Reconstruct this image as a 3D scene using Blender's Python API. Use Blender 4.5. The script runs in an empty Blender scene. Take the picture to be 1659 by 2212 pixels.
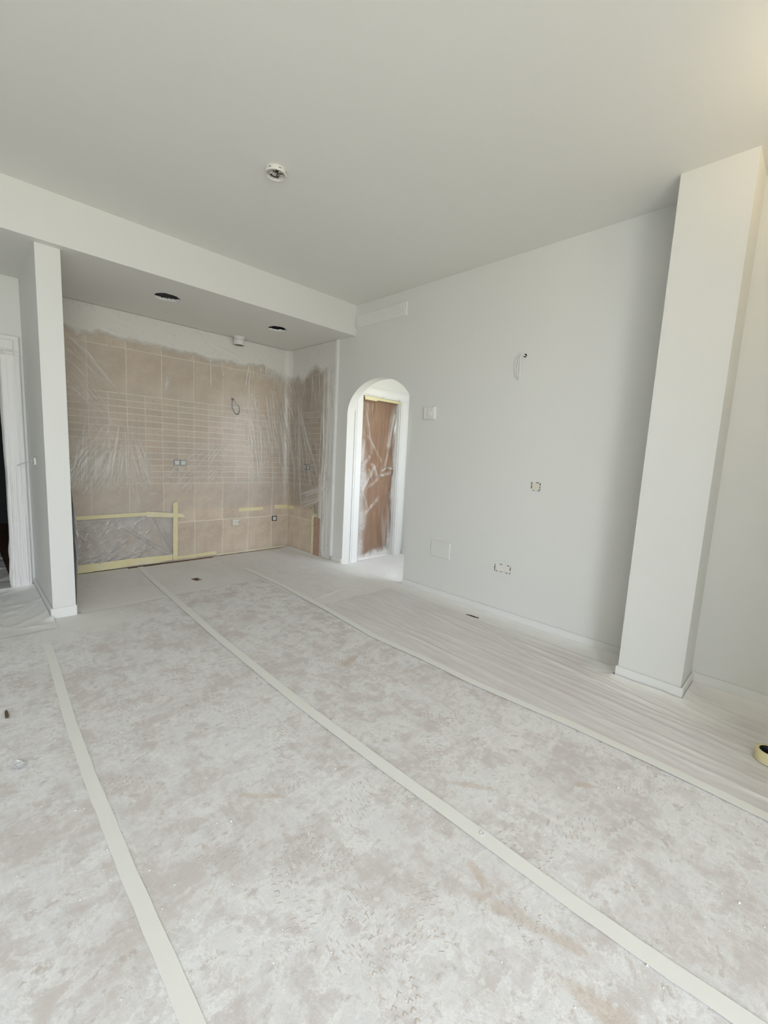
import bpy, math, random
import numpy as np
from mathutils import Matrix, Vector

random.seed(7)
RNG = np.random.default_rng(11)
scene = bpy.context.scene
COL = scene.collection

# ------------------------------------------------------------------ camera
def cam_basis(yaw, pitch, roll):
    f = Vector((math.sin(yaw) * math.cos(pitch), math.cos(yaw) * math.cos(pitch), -math.sin(pitch)))
    r = f.cross(Vector((0, 0, 1))).normalized()
    u = r.cross(f)
    c, s = math.cos(roll), math.sin(roll)
    return f, c * r + s * u, -s * r + c * u

cd = bpy.data.cameras.new('camera')
cam = bpy.data.objects.new('camera', cd)
COL.objects.link(cam)
f_, r_, u_ = cam_basis(0.786935, 0.13021, 0.050489)
cam.matrix_world = Matrix(((r_.x, u_.x, -f_.x, -3.1798), (r_.y, u_.y, -f_.y, 0.0), (r_.z, u_.z, -f_.z, 1.3081), (0, 0, 0, 1)))
cd.sensor_fit = 'HORIZONTAL'
cd.sensor_width = 36.0
cd.lens = 927.45 * 36.0 / 1659.0
cd.clip_start = 0.02
scene.camera = cam

# ------------------------------------------------------------------ world: daylight sky above, pale sunlit ground below
W = bpy.data.worlds.new('daylight')
scene.world = W
W.use_nodes = True
wn, wl = W.node_tree.nodes, W.node_tree.links
wn.clear()
wo = wn.new('ShaderNodeOutputWorld')
wb = wn.new('ShaderNodeBackground')
tc = wn.new('ShaderNodeTexCoord')
sx = wn.new('ShaderNodeSeparateXYZ')
mr = wn.new('ShaderNodeMapRange')
mr.inputs[1].default_value = -0.08
mr.inputs[2].default_value = 0.08
mx = wn.new('ShaderNodeMix')
mx.data_type = 'RGBA'
mx.inputs[6].default_value = (0.62, 0.605, 0.51, 1)
mx.inputs[7].default_value = (0.905, 0.975, 1.085, 1)
wl.new(tc.outputs['Generated'], sx.inputs[0])
wl.new(sx.outputs[2], mr.inputs[0])
wl.new(mr.outputs[0], mx.inputs[0])
wl.new(mx.outputs[2], wb.inputs[0])
wb.inputs[1].default_value = 9.5
wl.new(wb.outputs[0], wo.inputs[0])

# window opening in the wall behind the camera
WX0, WX1, WZ0, WZ1, WY = -5.35, -2.9, 0.05, 2.72, -2.6
pl = bpy.data.lights.new('window_portal', 'AREA')
pl.shape = 'RECTANGLE'
pl.size, pl.size_y = WX1 - WX0, WZ1 - WZ0
pl.cycles.is_portal = True
po = bpy.data.objects.new('window_portal', pl)
COL.objects.link(po)
po.location = ((WX0 + WX1) / 2, WY - 0.02, (WZ0 + WZ1) / 2)
po.rotation_euler = (math.radians(90), 0, 0)

# unseen window at the passage end, assumed from the cool lobby light
pl2 = bpy.data.lights.new('passage_portal', 'AREA')
pl2.shape = 'RECTANGLE'
pl2.size, pl2.size_y = 0.75, 1.3
pl2.cycles.is_portal = True
po2 = bpy.data.objects.new('passage_portal', pl2)
COL.objects.link(po2)
po2.location = (0.575, 1.88, 1.55)
po2.rotation_euler = (math.radians(90), 0, 0)

vs = scene.view_settings
vs.view_transform = 'Standard'
vs.look = 'None'
vs.gamma = 1.0
vs.use_curve_mapping = False
vs.exposure = 0.08

# ------------------------------------------------------------------ helpers
def tag(o, label=None, cat=None, group=None, kind=None):
    if label: o['label'] = label
    if cat: o['category'] = cat
    if group: o['group'] = group
    if kind: o['kind'] = kind
    return o

def link(name, me, mat=None, parent=None):
    o = bpy.data.objects.new(name, me)
    COL.objects.link(o)
    if mat is not None and not me.materials:
        me.materials.append(mat)
    if parent is not None:
        o.parent = parent
    return o

def empty(name, loc=(0, 0, 0)):
    o = bpy.data.objects.new(name, None)
    COL.objects.link(o)
    o.empty_display_size = 0.05
    o.location = loc
    return o

class MB:
    def __init__(s):
        s.v, s.f = [], []
    def add(s, vs_, fs_):
        b = len(s.v)
        s.v += [tuple(v) for v in vs_]
        s.f += [tuple(i + b for i in f) for f in fs_]
        return s
    def quad(s, a, b, c, d):
        return s.add([a, b, c, d], [(0, 1, 2, 3)])
    def box(s, lo, hi, bev=0.0):
        x0, y0, z0 = lo; x1, y1, z1 = hi
        if bev <= 0:
            vs_ = [(x0, y0, z0), (x1, y0, z0), (x1, y1, z0), (x0, y1, z0), (x0, y0, z1), (x1, y0, z1), (x1, y1, z1), (x0, y1, z1)]
            return s.add(vs_, [(0, 3, 2, 1), (4, 5, 6, 7), (0, 1, 5, 4), (1, 2, 6, 5), (2, 3, 7, 6), (3, 0, 4, 7)])
        # chamfered box
        c = bev
        vs_, idx = [], {}
        for ix, (xo, xi) in enumerate(((x0, x0 + c), (x1, x1 - c))):
            for iy, (yo, yi) in enumerate(((y0, y0 + c), (y1, y1 - c))):
                for iz, (zo, zi) in enumerate(((z0, z0 + c), (z1, z1 - c))):
                    for ax, p in enumerate(((xo, yi, zi), (xi, yo, zi), (xi, yi, zo))):
                        idx[(ix, iy, iz, ax)] = len(vs_); vs_.append(p)
        F = []
        for i in (0, 1):
            a = [idx[(i, y, z, 0)] for y, z in ((0, 0), (1, 0), (1, 1), (0, 1))]
            b = [idx[(x, i, z, 1)] for x, z in ((0, 0), (1, 0), (1, 1), (0, 1))]
            d = [idx[(x, y, i, 2)] for x, y in ((0, 0), (1, 0), (1, 1), (0, 1))]
            F += [a if i else a[::-1], b[::-1] if i else b, d if i else d[::-1]]
        for i in (0, 1):
            for j in (0, 1):
                F.append((idx[(i, j, 0, 0)], idx[(i, j, 1, 0)], idx[(i, j, 1, 1)], idx[(i, j, 0, 1)]))
                F.append((idx[(i, 0, j, 0)], idx[(i, 1, j, 0)], idx[(i, 1, j, 2)], idx[(i, 0, j, 2)]))
                F.append((idx[(0, i, j, 1)], idx[(1, i, j, 1)], idx[(1, i, j, 2)], idx[(0, i, j, 2)]))
                for k in (0, 1):
                    F.append((idx[(i, j, k, 0)], idx[(i, j, k, 1)], idx[(i, j, k, 2)]))
        return s.add(vs_, F)
    def lathe(s, prof, c, n=32, closed=False):
        # profile of (r, z) turned about the vertical axis through c
        m = len(prof)
        vs_ = []
        for i in range(n):
            a = 2 * math.pi * i / n
            for r, z in prof:
                vs_.append((c[0] + r * math.cos(a), c[1] + r * math.sin(a), c[2] + z))
        F = []
        for i in range(n):
            j = (i + 1) % n
            for k in range(m if closed else m - 1):
                l = (k + 1) % m
                F.append((i * m + k, j * m + k, j * m + l, i * m + l))
        return s.add(vs_, F)
    def tube(s, pts, r, n=8, r1=None):
        pts = [Vector(p) for p in pts]
        vs_, F = [], []
        prev = None
        for i, p in enumerate(pts):
            t = (pts[min(i + 1, len(pts) - 1)] - pts[max(i - 1, 0)]).normalized()
            if prev is None:
                up = Vector((0, 0, 1)) if abs(t.z) < 0.9 else Vector((1, 0, 0))
                a = t.cross(up).normalized()
            else:
                a = (prev - t * prev.dot(t)).normalized()
            prev = a
            b = t.cross(a)
            rr = r if r1 is None else r + (r1 - r) * i / (len(pts) - 1)
            for k in range(n):
                an = 2 * math.pi * k / n
                vs_.append(p + (a * math.cos(an) + b * math.sin(an)) * rr)
        for i in range(len(pts) - 1):
            for k in range(n):
                l = (k + 1) % n
                F.append((i * n + k, i * n + l, (i + 1) * n + l, (i + 1) * n + k))
        F.append(tuple(range(n))[::-1])
        F.append(tuple((len(pts) - 1) * n + k for k in range(n)))
        return s.add(vs_, F)
    def mesh(s, name, smooth=False):
        me = bpy.data.meshes.new(name)
        me.from_pydata([tuple(v) for v in s.v], [], s.f)
        if smooth:
            me.polygons.foreach_set('use_smooth', [True] * len(me.polygons))
        me.update()
        return me
    def build(s, name, mat, parent=None, smooth=False):
        return link(name, s.mesh(name, smooth), mat, parent)

def recalc(me):
    import bmesh
    b = bmesh.new(); b.from_mesh(me)
    bmesh.ops.recalc_face_normals(b, faces=b.faces)
    b.to_mesh(me); b.free()

def grid_mesh(name, P, mat, parent=None, attrs=None, keep=None, smooth=True):
    """P: (nv, nu, 3) array of points -> one sheet."""
    nv, nu = P.shape[:2]
    I = np.arange(nv * nu).reshape(nv, nu)
    q = np.stack([I[:-1, :-1], I[:-1, 1:], I[1:, 1:], I[1:, :-1]], -1)
    if keep is not None:
        k = keep[:-1, :-1] & keep[:-1, 1:] & keep[1:, 1:] & keep[1:, :-1]
        q = q[k]
    q = q.reshape(-1, 4)
    used = np.unique(q)
    remap = -np.ones(nv * nu, int); remap[used] = np.arange(len(used))
    q = remap[q]
    V = P.reshape(-1, 3)[used]
    me = bpy.data.meshes.new(name)
    me.vertices.add(len(V)); me.vertices.foreach_set('co', V.astype(np.float32).ravel())
    me.loops.add(q.size); me.loops.foreach_set('vertex_index', q.astype(np.int32).ravel())
    me.polygons.add(len(q))
    me.polygons.foreach_set('loop_start', np.arange(0, q.size, 4, dtype=np.int32))
    me.polygons.foreach_set('loop_total', np.full(len(q), 4, np.int32))
    if smooth:
        me.polygons.foreach_set('use_smooth', np.ones(len(q), bool))
    for n, a in (attrs or {}).items():
        at = me.attributes.new(n, 'FLOAT', 'POINT')
        at.data.foreach_set('value', a.reshape(-1)[used].astype(np.float32))
    me.update(calc_edges=True)
    me.validate()
    return link(name, me, mat, parent)

def vnoise(x, y, seed=0):
    r = np.random.default_rng(seed)
    T = r.random((256, 256))
    xi, yi = np.floor(x).astype(int), np.floor(y).astype(int)
    fx, fy = x - xi, y - yi
    fx = fx * fx * (3 - 2 * fx); fy = fy * fy * (3 - 2 * fy)
    a = T[yi % 256, xi % 256]; b = T[yi % 256, (xi + 1) % 256]
    c = T[(yi + 1) % 256, xi % 256]; d = T[(yi + 1) % 256, (xi + 1) % 256]
    return (a * (1 - fx) + b * fx) * (1 - fy) + (c * (1 - fx) + d * fx) * fy

def fbm(x, y, seed=0, o=4):
    v, a, t = 0, 1.0, 0
    for i in range(o):
        v = v + a * vnoise(x * 2 ** i, y * 2 ** i, seed + i); t += a; a *= 0.5
    return v / t

def sstep(a, b, x):
    t = np.clip((x - a) / (b - a), 0, 1)
    return t * t * (3 - 2 * t)

def folds(U, V, L):
    """sum of creases: (u0, v0, u1, v1, width, height); U, V regular grids."""
    Hh = np.zeros_like(U)
    us, vs_ = U[0], V[:, 0]
    for u0, v0, u1, v1, w, h in L:
        m = 3 * w
        a, b = np.searchsorted(us, [min(u0, u1) - m, max(u0, u1) + m])
        c, d = np.searchsorted(vs_, [min(v0, v1) - m, max(v0, v1) + m])
        if b - a < 1 or d - c < 1:
            continue
        uu, vv = U[c:d, a:b], V[c:d, a:b]
        du, dv = u1 - u0, v1 - v0
        L2 = du * du + dv * dv
        t = ((uu - u0) * du + (vv - v0) * dv) / L2
        dist = ((uu - u0) * dv - (vv - v0) * du) / math.sqrt(L2)
        tt = np.clip(t, 0, 1)
        tap = (4 * tt * (1 - tt)) ** 0.6 * ((t > 0) & (t < 1))
        Hh[c:d, a:b] += h * np.exp(-(dist / w) ** 2) * tap
    return Hh

# ------------------------------------------------------------------ materials
def mat_new(name):
    m = bpy.data.materials.new(name)
    m.use_nodes = True
    n, l = m.node_tree.nodes, m.node_tree.links
    n.clear()
    out = n.new('ShaderNodeOutputMaterial')
    return m, n, l, out

def principled(n, col, rough=0.6, spec=0.4, metal=0.0):
    p = n.new('ShaderNodeBsdfPrincipled')
    p.inputs['Base Color'].default_value = (*col, 1)
    p.inputs['Roughness'].default_value = rough
    p.inputs['Specular IOR Level'].default_value = spec
    p.inputs['Metallic'].default_value = metal
    return p

def objco(n):
    return n.new('ShaderNodeTexCoord').outputs['Object']

def noise(n, l, co, scale, detail=4, rough=0.5, dist=0.0, mapping=None):
    if mapping is not None:
        mp = n.new('ShaderNodeMapping')
        mp.inputs['Scale'].default_value = mapping[0]
        mp.inputs['Rotation'].default_value = mapping[1]
        l.new(co, mp.inputs[0]); co = mp.outputs[0]
    t = n.new('ShaderNodeTexNoise')
    t.inputs['Scale'].default_value = scale
    t.inputs['Detail'].default_value = detail
    t.inputs['Roughness'].default_value = rough
    t.inputs['Distortion'].default_value = dist
    l.new(co, t.inputs['Vector'])
    return t.outputs['Fac']

def math_(n, l, op, a, b=None, c=None, clamp=False):
    m = n.new('ShaderNodeMath'); m.operation = op; m.use_clamp = clamp
    for i, v in enumerate((a, b, c)):
        if v is None: continue
        if isinstance(v, (int, float)): m.inputs[i].default_value = v
        else: l.new(v, m.inputs[i])
    return m.outputs[0]

def rng(n, l, v, a, b, c=0.0, d=1.0, smooth=True):
    m = n.new('ShaderNodeMapRange')
    m.interpolation_type = 'SMOOTHSTEP' if smooth else 'LINEAR'
    for i, x in enumerate((a, b, c, d)): m.inputs[i + 1].default_value = x
    l.new(v, m.inputs[0])
    return m.outputs[0]

def mixc(n, l, fac, a, b, mode='MIX'):
    m = n.new('ShaderNodeMix'); m.data_type = 'RGBA'; m.blend_type = mode
    if isinstance(fac, (int, float)): m.inputs[0].default_value = fac
    else: l.new(fac, m.inputs[0])
    for i, v in ((6, a), (7, b)):
        if isinstance(v, tuple): m.inputs[i].default_value = (*v, 1)
        else: l.new(v, m.inputs[i])
    return m.outputs[2]

def bump(n, l, h, strength, dist=0.01):
    b = n.new('ShaderNodeBump')
    b.inputs['Strength'].default_value = strength
    b.inputs['Distance'].default_value = dist
    l.new(h, b.inputs['Height'])
    return b.outputs[0]

def simple(name, col, rough=0.6, spec=0.4, var=0.06, scale=12.0, bmp=0.05, bdist=0.002, metal=0.0):
    m, n, l, out = mat_new(name)
    p = principled(n, col, rough, spec, metal)
    co = objco(n)
    t = noise(n, l, co, scale, 5, 0.55)
    c = mixc(n, l, t, tuple(max(0, x * (1 - var)) for x in col), tuple(min(1, x * (1 + var)) for x in col))
    l.new(c, p.inputs['Base Color'])
    if bmp:
        t2 = noise(n, l, co, scale * 14, 3, 0.6)
        l.new(bump(n, l, t2, bmp, bdist), p.inputs['Normal'])
    l.new(p.outputs[0], out.inputs[0])
    return m

M = {}
M['paint'] = simple('matt white wall paint', (0.765, 0.77, 0.745), 0.7, 0.25, 0.012, 1.3, 0.08, 0.0015)
M['ceil'] = simple('matt white ceiling paint', (0.845, 0.845, 0.80), 0.8, 0.2, 0.012, 1.3, 0.08, 0.0015)
M['gloss_paint'] = simple('white sprayed trim paint', (0.80, 0.80, 0.785), 0.5, 0.35, 0.03, 9, 0.12, 0.002)
M['plastic'] = simple('white plastic', (0.78, 0.77, 0.73), 0.4, 0.4, 0.03, 30, 0.02)
M['cream_plastic'] = simple('cream plastic', (0.74, 0.70, 0.60), 0.45, 0.4, 0.05, 40, 0.02)
M['grey_plastic'] = simple('grey plastic', (0.22, 0.24, 0.25), 0.45, 0.4, 0.1, 40, 0.02)
M['black'] = simple('black plastic', (0.012, 0.012, 0.013), 0.55, 0.3, 0.1, 30, 0.02)
M['void'] = simple('cavity darkness grey', (0.10, 0.10, 0.10), 0.9, 0.1, 0.3, 18, 0.2, 0.01)  # darkness of unlit cavities put into the colour
M['cable'] = simple('grey cable', (0.05, 0.05, 0.048), 0.5, 0.4, 0.1, 30, 0.02)
M['copper'] = simple('dull brown wire', (0.25, 0.14, 0.08), 0.5, 0.4, 0.1, 30, 0.02)
M['brown'] = simple('brown cardboard', (0.16, 0.105, 0.065), 0.8, 0.2, 0.2, 20, 0.1)
M['terracotta'] = simple('brown tile floor', (0.17, 0.095, 0.06), 0.5, 0.4, 0.25, 6, 0.1)
M['grout'] = simple('pale grout', (0.86, 0.81, 0.73), 0.9, 0.1, 0.06, 40, 0.2)
M['scrap'] = simple('white paper scrap', (0.74, 0.75, 0.77), 0.8, 0.2, 0.05, 30, 0.1)
M['roomgloom'] = simple('plaster coloured dark as unlit', (0.05, 0.053, 0.053), 0.85, 0.2, 0.05, 4, 0.1)  # darkness of the unlit room is put into this wall colour
M['metal'] = simple('window frame aluminium', (0.6, 0.6, 0.6), 0.4, 0.5, 0.03, 4, 0.0, metal=0.6)

# tiles: mottled beige, each a little different
m, n, l, out = mat_new('beige wall tile')
co = objco(n)
oi = n.new('ShaderNodeObjectInfo')
a1 = noise(n, l, co, 5.0, 6, 0.6, 0.4)
a2 = noise(n, l, co, 34.0, 4, 0.6)
c = mixc(n, l, rng(n, l, a1, 0.3, 0.7), (0.54, 0.435, 0.335), (0.67, 0.57, 0.46))
c = mixc(n, l, rng(n, l, a2, 0.35, 0.65, 0.0, 0.35), c, (0.71, 0.62, 0.52))
hv = n.new('ShaderNodeHueSaturation')
l.new(c, hv.inputs['Color'])
l.new(rng(n, l, oi.outputs['Random'], 0, 1, 0.93, 1.07, False), hv.inputs['Value'])
p = principled(n, (0.4, 0.3, 0.2), 0.38, 0.4)
l.new(hv.outputs[0], p.inputs['Base Color'])
l.new(bump(n, l, a2, 0.08, 0.002), p.inputs['Normal'])
l.new(p.outputs[0], out.inputs[0])
M['tile'] = m

# masking tape
def tape_mat(name, col, dust, rough=0.6):
    m, n, l, out = mat_new(name)
    co = objco(n)
    a = noise(n, l, co, 9, 6, 0.65, 0.3)
    b = noise(n, l, co, 160, 2, 0.5)
    c = mixc(n, l, rng(n, l, a, 0.42, 0.72, 0.0, dust), col, (0.86, 0.855, 0.82))
    p = principled(n, col, rough, 0.3)
    l.new(c, p.inputs['Base Color'])
    l.new(bump(n, l, b, 0.12, 0.001), p.inputs['Normal'])
    l.new(p.outputs[0], out.inputs[0])
    return m
M['tape'] = tape_mat('yellow masking tape', (0.78, 0.70, 0.41), 0.3)
M['tape_pale'] = tape_mat('pale masking tape', (0.78, 0.71, 0.47), 0.5)
M['floor_tape'] = tape_mat('dusty masking tape', (0.86, 0.86, 0.83), 0.6)

# dusty builders' paper
SCUFFS = [(-1.775, 0.835, -0.95, 0.10, 0.018), (-1.41, 0.515, -0.87, 0.07, 0.014), (-2.085, 0.41, 1.85, 0.17, 0.026),
          (-2.14, 0.22, 1.75, 0.10, 0.03), (-1.46, 1.95, 0.3, 0.12, 0.03), (-2.43, 1.34, -0.8, 0.09, 0.015), (-2.07, 0.60, 1.2, 0.07, 0.02)]
m, n, l, out = mat_new('dust covered floor paper')
co = objco(n)
big = noise(n, l, co, 1.9, 10, 0.70, 0.25)
mid = noise(n, l, co, 8.0, 10, 0.74, 0.35)
fine = noise(n, l, co, 26.0, 9, 0.70, 0.35)
mic = noise(n, l, co, 170.0, 3, 0.6)
strk = noise(n, l, co, 6.0, 10, 0.74, 0.3, ((1.0, 3.4, 1.0), (0, 0, 0.7)))
strk2 = noise(n, l, co, 5.0, 9, 0.72, 0.3, ((3.2, 1.0, 1.0), (0, 0, 0.35)))
dsum = math_(n, l, 'ADD', math_(n, l, 'MULTIPLY', big, 0.30), math_(n, l, 'ADD', math_(n, l, 'MULTIPLY', mid, 0.26), math_(n, l, 'ADD', math_(n, l, 'MULTIPLY', strk, 0.28), math_(n, l, 'MULTIPLY', strk2, 0.18))))
dust = rng(n, l, dsum, 0.445, 0.555)
c = mixc(n, l, dust, (0.665, 0.625, 0.61), (0.815, 0.81, 0.818))
# worn flecks and thin white ridges of dust
v2 = math_(n, l, 'ABSOLUTE', math_(n, l, 'SUBTRACT', fine, 0.5))
v1 = math_(n, l, 'ABSOLUTE', math_(n, l, 'SUBTRACT', mid, 0.52))
fleck = math_(n, l, 'MULTIPLY', rng(n, l, fine, 0.50, 0.40, 0.0, 1.0), rng(n, l, strk, 0.47, 0.60))
c = mixc(n, l, math_(n, l, 'MULTIPLY', fleck, 0.75), c, (0.55, 0.495, 0.455))
vein = math_(n, l, 'MULTIPLY', rng(n, l, v1, 0.0, 0.028, 1.0, 0.0), rng(n, l, big, 0.38, 0.54))
vein2 = math_(n, l, 'MULTIPLY', rng(n, l, v2, 0.0, 0.030, 1.0, 0.0), rng(n, l, strk2, 0.46, 0.58))
c = mixc(n, l, math_(n, l, 'MULTIPLY', vein, 0.75), c, (0.93, 0.93, 0.93))
c = mixc(n, l, math_(n, l, 'MULTIPLY', vein2, 0.65), c, (0.93, 0.93, 0.93))
at = n.new('ShaderNodeAttribute'); at.attribute_name = 'paint'
sp = n.new('ShaderNodeSeparateXYZ'); l.new(co, sp.inputs[0])
wob = math_(n, l, 'SUBTRACT', mid, 0.5)
tot = None
for cx, cy, an, ea, eb in SCUFFS:
    dx = math_(n, l, 'SUBTRACT', sp.outputs[0], cx); dy = math_(n, l, 'SUBTRACT', sp.outputs[1], cy)
    ca, sa = math.cos(an), math.sin(an)
    pu = math_(n, l, 'ADD', math_(n, l, 'MULTIPLY', dx, ca / ea), math_(n, l, 'MULTIPLY', dy, sa / ea))
    pv = math_(n, l, 'ADD', math_(n, l, 'MULTIPLY', dx, -sa / eb), math_(n, l, 'MULTIPLY', dy, ca / eb))
    r2 = math_(n, l, 'ADD', math_(n, l, 'MULTIPLY', pu, pu), math_(n, l, 'MULTIPLY', pv, pv))
    r2 = math_(n, l, 'ADD', r2, math_(n, l, 'MULTIPLY', wob, 4.0))
    k = rng(n, l, r2, 0.2, 1.3, 1.0, 0.0)
    tot = k if tot is None else math_(n, l, 'MAXIMUM', tot, k)
c = mixc(n, l, math_(n, l, 'MULTIPLY', tot, 0.5), c, (0.62, 0.52, 0.435))
c = mixc(n, l, at.outputs['Fac'], c, (0.85, 0.845, 0.825))
p = principled(n, (0.5, 0.5, 0.5), 0.85, 0.2)
l.new(c, p.inputs['Base Color'])
hsum = math_(n, l, 'ADD', math_(n, l, 'MULTIPLY', fine, 0.6), math_(n, l, 'ADD', math_(n, l, 'MULTIPLY', mic, 0.25), math_(n, l, 'MULTIPLY', vein2, 0.3)))
l.new(bump(n, l, hsum, 0.42, 0.006), p.inputs['Normal'])
l.new(p.outputs[0], out.inputs[0])
M['paper'] = m

# plastic film lying on the floor, dulled by sprayed paint
m, n, l, out = mat_new('paint dulled floor film')
co = objco(n)
big = noise(n, l, co, 1.6, 5, 0.6, 0.5)
strk = noise(n, l, co, 3.5, 7, 0.65, 0.4, ((4.5, 0.8, 1.0), (0, 0, 0.12)))
fine = noise(n, l, co, 60.0, 4, 0.6)
at = n.new('ShaderNodeAttribute'); at.attribute_name = 'paint'
d = math_(n, l, 'ADD', math_(n, l, 'MULTIPLY', big, 0.4), math_(n, l, 'MULTIPLY', strk, 0.6))
c = mixc(n, l, rng(n, l, d, 0.30, 0.68), (0.70, 0.66, 0.645), (0.79, 0.775, 0.775))
c = mixc(n, l, at.outputs['Fac'], c, (0.85, 0.845, 0.825))
p = principled(n, (0.5, 0.5, 0.5), 0.55, 0.35)
l.new(c, p.inputs['Base Color'])
l.new(bump(n, l, math_(n, l, 'ADD', math_(n, l, 'MULTIPLY', strk, 0.5), math_(n, l, 'MULTIPLY', fine, 0.3)), 0.2, 0.005), p.inputs['Normal'])
l.new(p.outputs[0], out.inputs[0])
M['floor_film'] = m

def film_mat(name, base, foldgain, tint=(0.95, 0.945, 0.92), rough=0.28):
    m, n, l, out = mat_new(name)
    co = objco(n)
    at = n.new('ShaderNodeAttribute'); at.attribute_name = 'paint'
    af = n.new('ShaderNodeAttribute'); af.attribute_name = 'fold'
    nz = noise(n, l, co, 3.0, 6, 0.65, 0.6)
    nf = noise(n, l, co, 40.0, 4, 0.6, 0.5)
    f0 = math_(n, l, 'ADD', rng(n, l, nz, 0.3, 0.75, base * 0.55, base * 1.5), math_(n, l, 'MULTIPLY', af.outputs['Fac'], foldgain))
    pr = math_(n, l, 'MULTIPLY', at.outputs['Fac'], rng(n, l, nf, 0.2, 0.6, 0.75, 1.05))
    fac = math_(n, l, 'ADD', f0, pr, clamp=True)
    tr = n.new('ShaderNodeBsdfTransparent')
    p = principled(n, tint, rough, 0.5)
    pw = principled(n, (0.72, 0.71, 0.675), 0.6, 0.3)
    ms = n.new('ShaderNodeMixShader'); l.new(at.outputs['Fac'], ms.inputs[0]); l.new(p.outputs[0], ms.inputs[1]); l.new(pw.outputs[0], ms.inputs[2])
    tl = n.new('ShaderNodeBsdfTranslucent'); tl.inputs[0].default_value = (0.95, 0.945, 0.93, 1)
    mtl = n.new('ShaderNodeMixShader'); l.new(math_(n, l, 'MULTIPLY', math_(n, l, 'SUBTRACT', 1.0, at.outputs['Fac'], clamp=True), 0.10), mtl.inputs[0]); l.new(ms.outputs[0], mtl.inputs[1]); l.new(tl.outputs[0], mtl.inputs[2])
    mt = n.new('ShaderNodeMixShader'); l.new(fac, mt.inputs[0]); l.new(tr.outputs[0], mt.inputs[1]); l.new(mtl.outputs[0], mt.inputs[2])
    gl = n.new('ShaderNodeBsdfGlossy'); gl.inputs['Roughness'].default_value = rough * 0.8
    fr = n.new('ShaderNodeFresnel'); fr.inputs['IOR'].default_value = 1.45
    mg = n.new('ShaderNodeMixShader')
    l.new(math_(n, l, 'MULTIPLY', math_(n, l, 'MULTIPLY', fr.outputs[0], 0.6), math_(n, l, 'SUBTRACT', 1.0, at.outputs['Fac'], clamp=True)), mg.inputs[0])
    l.new(mt.outputs[0], mg.inputs[1]); l.new(gl.outputs[0], mg.inputs[2])
    bn = bump(n, l, nf, 0.15, 0.004)
    for q in (p, gl): l.new(bn, q.inputs['Normal'])
    l.new(mg.outputs[0], out.inputs[0])
    return m
M['film'] = film_mat('clear masking film', 0.14, 0.30)
M['film_grey'] = film_mat('crumpled masking film', 0.46, 0.2, (0.70, 0.69, 0.675))
M['film_door'] = film_mat('door masking film', 0.06, 0.42)

# painted timber door behind film
m, n, l, out = mat_new('brown door veneer')
co = objco(n)
g = noise(n, l, co, 6.0, 6, 0.6, 0.6, ((6, 6, 0.7), (0, 0, 0)))
c = mixc(n, l, rng(n, l, g, 0.3, 0.7), (0.235, 0.125, 0.065), (0.34, 0.195, 0.105))
p = principled(n, (0.3, 0.2, 0.1), 0.45, 0.4)
l.new(c, p.inputs['Base Color'])
l.new(p.outputs[0], out.inputs[0])
M['veneer'] = m

# warm lamp bulb glass
m, n, l, out = mat_new('lit bulb')
e = n.new('ShaderNodeEmission'); e.inputs[0].default_value = (1.0, 0.77, 0.45, 1); e.inputs[1].default_value = 210.0
l.new(e.outputs[0], out.inputs[0])
M['bulb'] = m

# ------------------------------------------------------------------ dimensions (metres)
H = 2.9
ZB = 2.586                  # underside of the dropped ceiling
YB = 3.741                  # its front edge
YK = 5.027                  # tiled kitchen wall
YH = 4.78                   # wall at the end of the hall
PX0, PX1, PY = -2.7325, -2.5936, 3.816     # partition
CX, CY0, CY1 = -0.3006, 0.3992, 0.7306     # column
XW, YS = -5.4, WY           # unseen walls
TH = 0.11                   # thickness of the arched wall
HB = 0.078                  # baseboard height
S = 'structure'

# ------------------------------------------------------------------ floor and ceiling
tag(MB().box((XW, YS - 0.3, -0.1), (0.12, 5.25, 0.0)).box((0.12, 1.75, -0.1), (1.3, 4.6, 0.0)).box((XW, 5.25, -0.1), (-2.5, 9.0, 0.0)).build('floor', M['terracotta']), 'brown tile floor under the protective covers', None, None, S)
tag(MB().box((XW, YS - 0.3, H), (0.12, YB, H + 0.1)).build('ceiling', M['ceil']), 'plain white ceiling of the main room', None, None, S)

# dropped ceiling with two ragged round cut-outs
HOLES = [(-1.783, 4.205, 0.104, 3), (-0.672, 4.238, 0.098, 8)]
NS = 48
mb = MB()
x0s, x1s, y0s, y1s = XW, 0.0, YB, 5.25
def hole_ring(cx, cy, r, seed):
    rr = random.Random(seed)
    ph = [rr.uniform(0, 6.28) for _ in range(4)]
    return [(cx + (r + 0.004 * math.sin(3 * a + ph[0]) + 0.0035 * math.sin(7 * a + ph[1]) + 0.0025 * math.sin(13 * a + ph[2])) * math.cos(a),
             cy + (r + 0.004 * math.sin(3 * a + ph[0]) + 0.0035 * math.sin(7 * a + ph[1]) + 0.0025 * math.sin(13 * a + ph[2])) * math.sin(a)) for a in [2 * math.pi * i / NS for i in range(NS)]]
def sq_point(cx, cy, hs, a):
    c_, s_ = math.cos(a), math.sin(a)
    k = hs / max(abs(c_), abs(s_))
    return (cx + c_ * k, cy + s_ * k)
SQ = 0.2
xs = [x0s]
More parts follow.
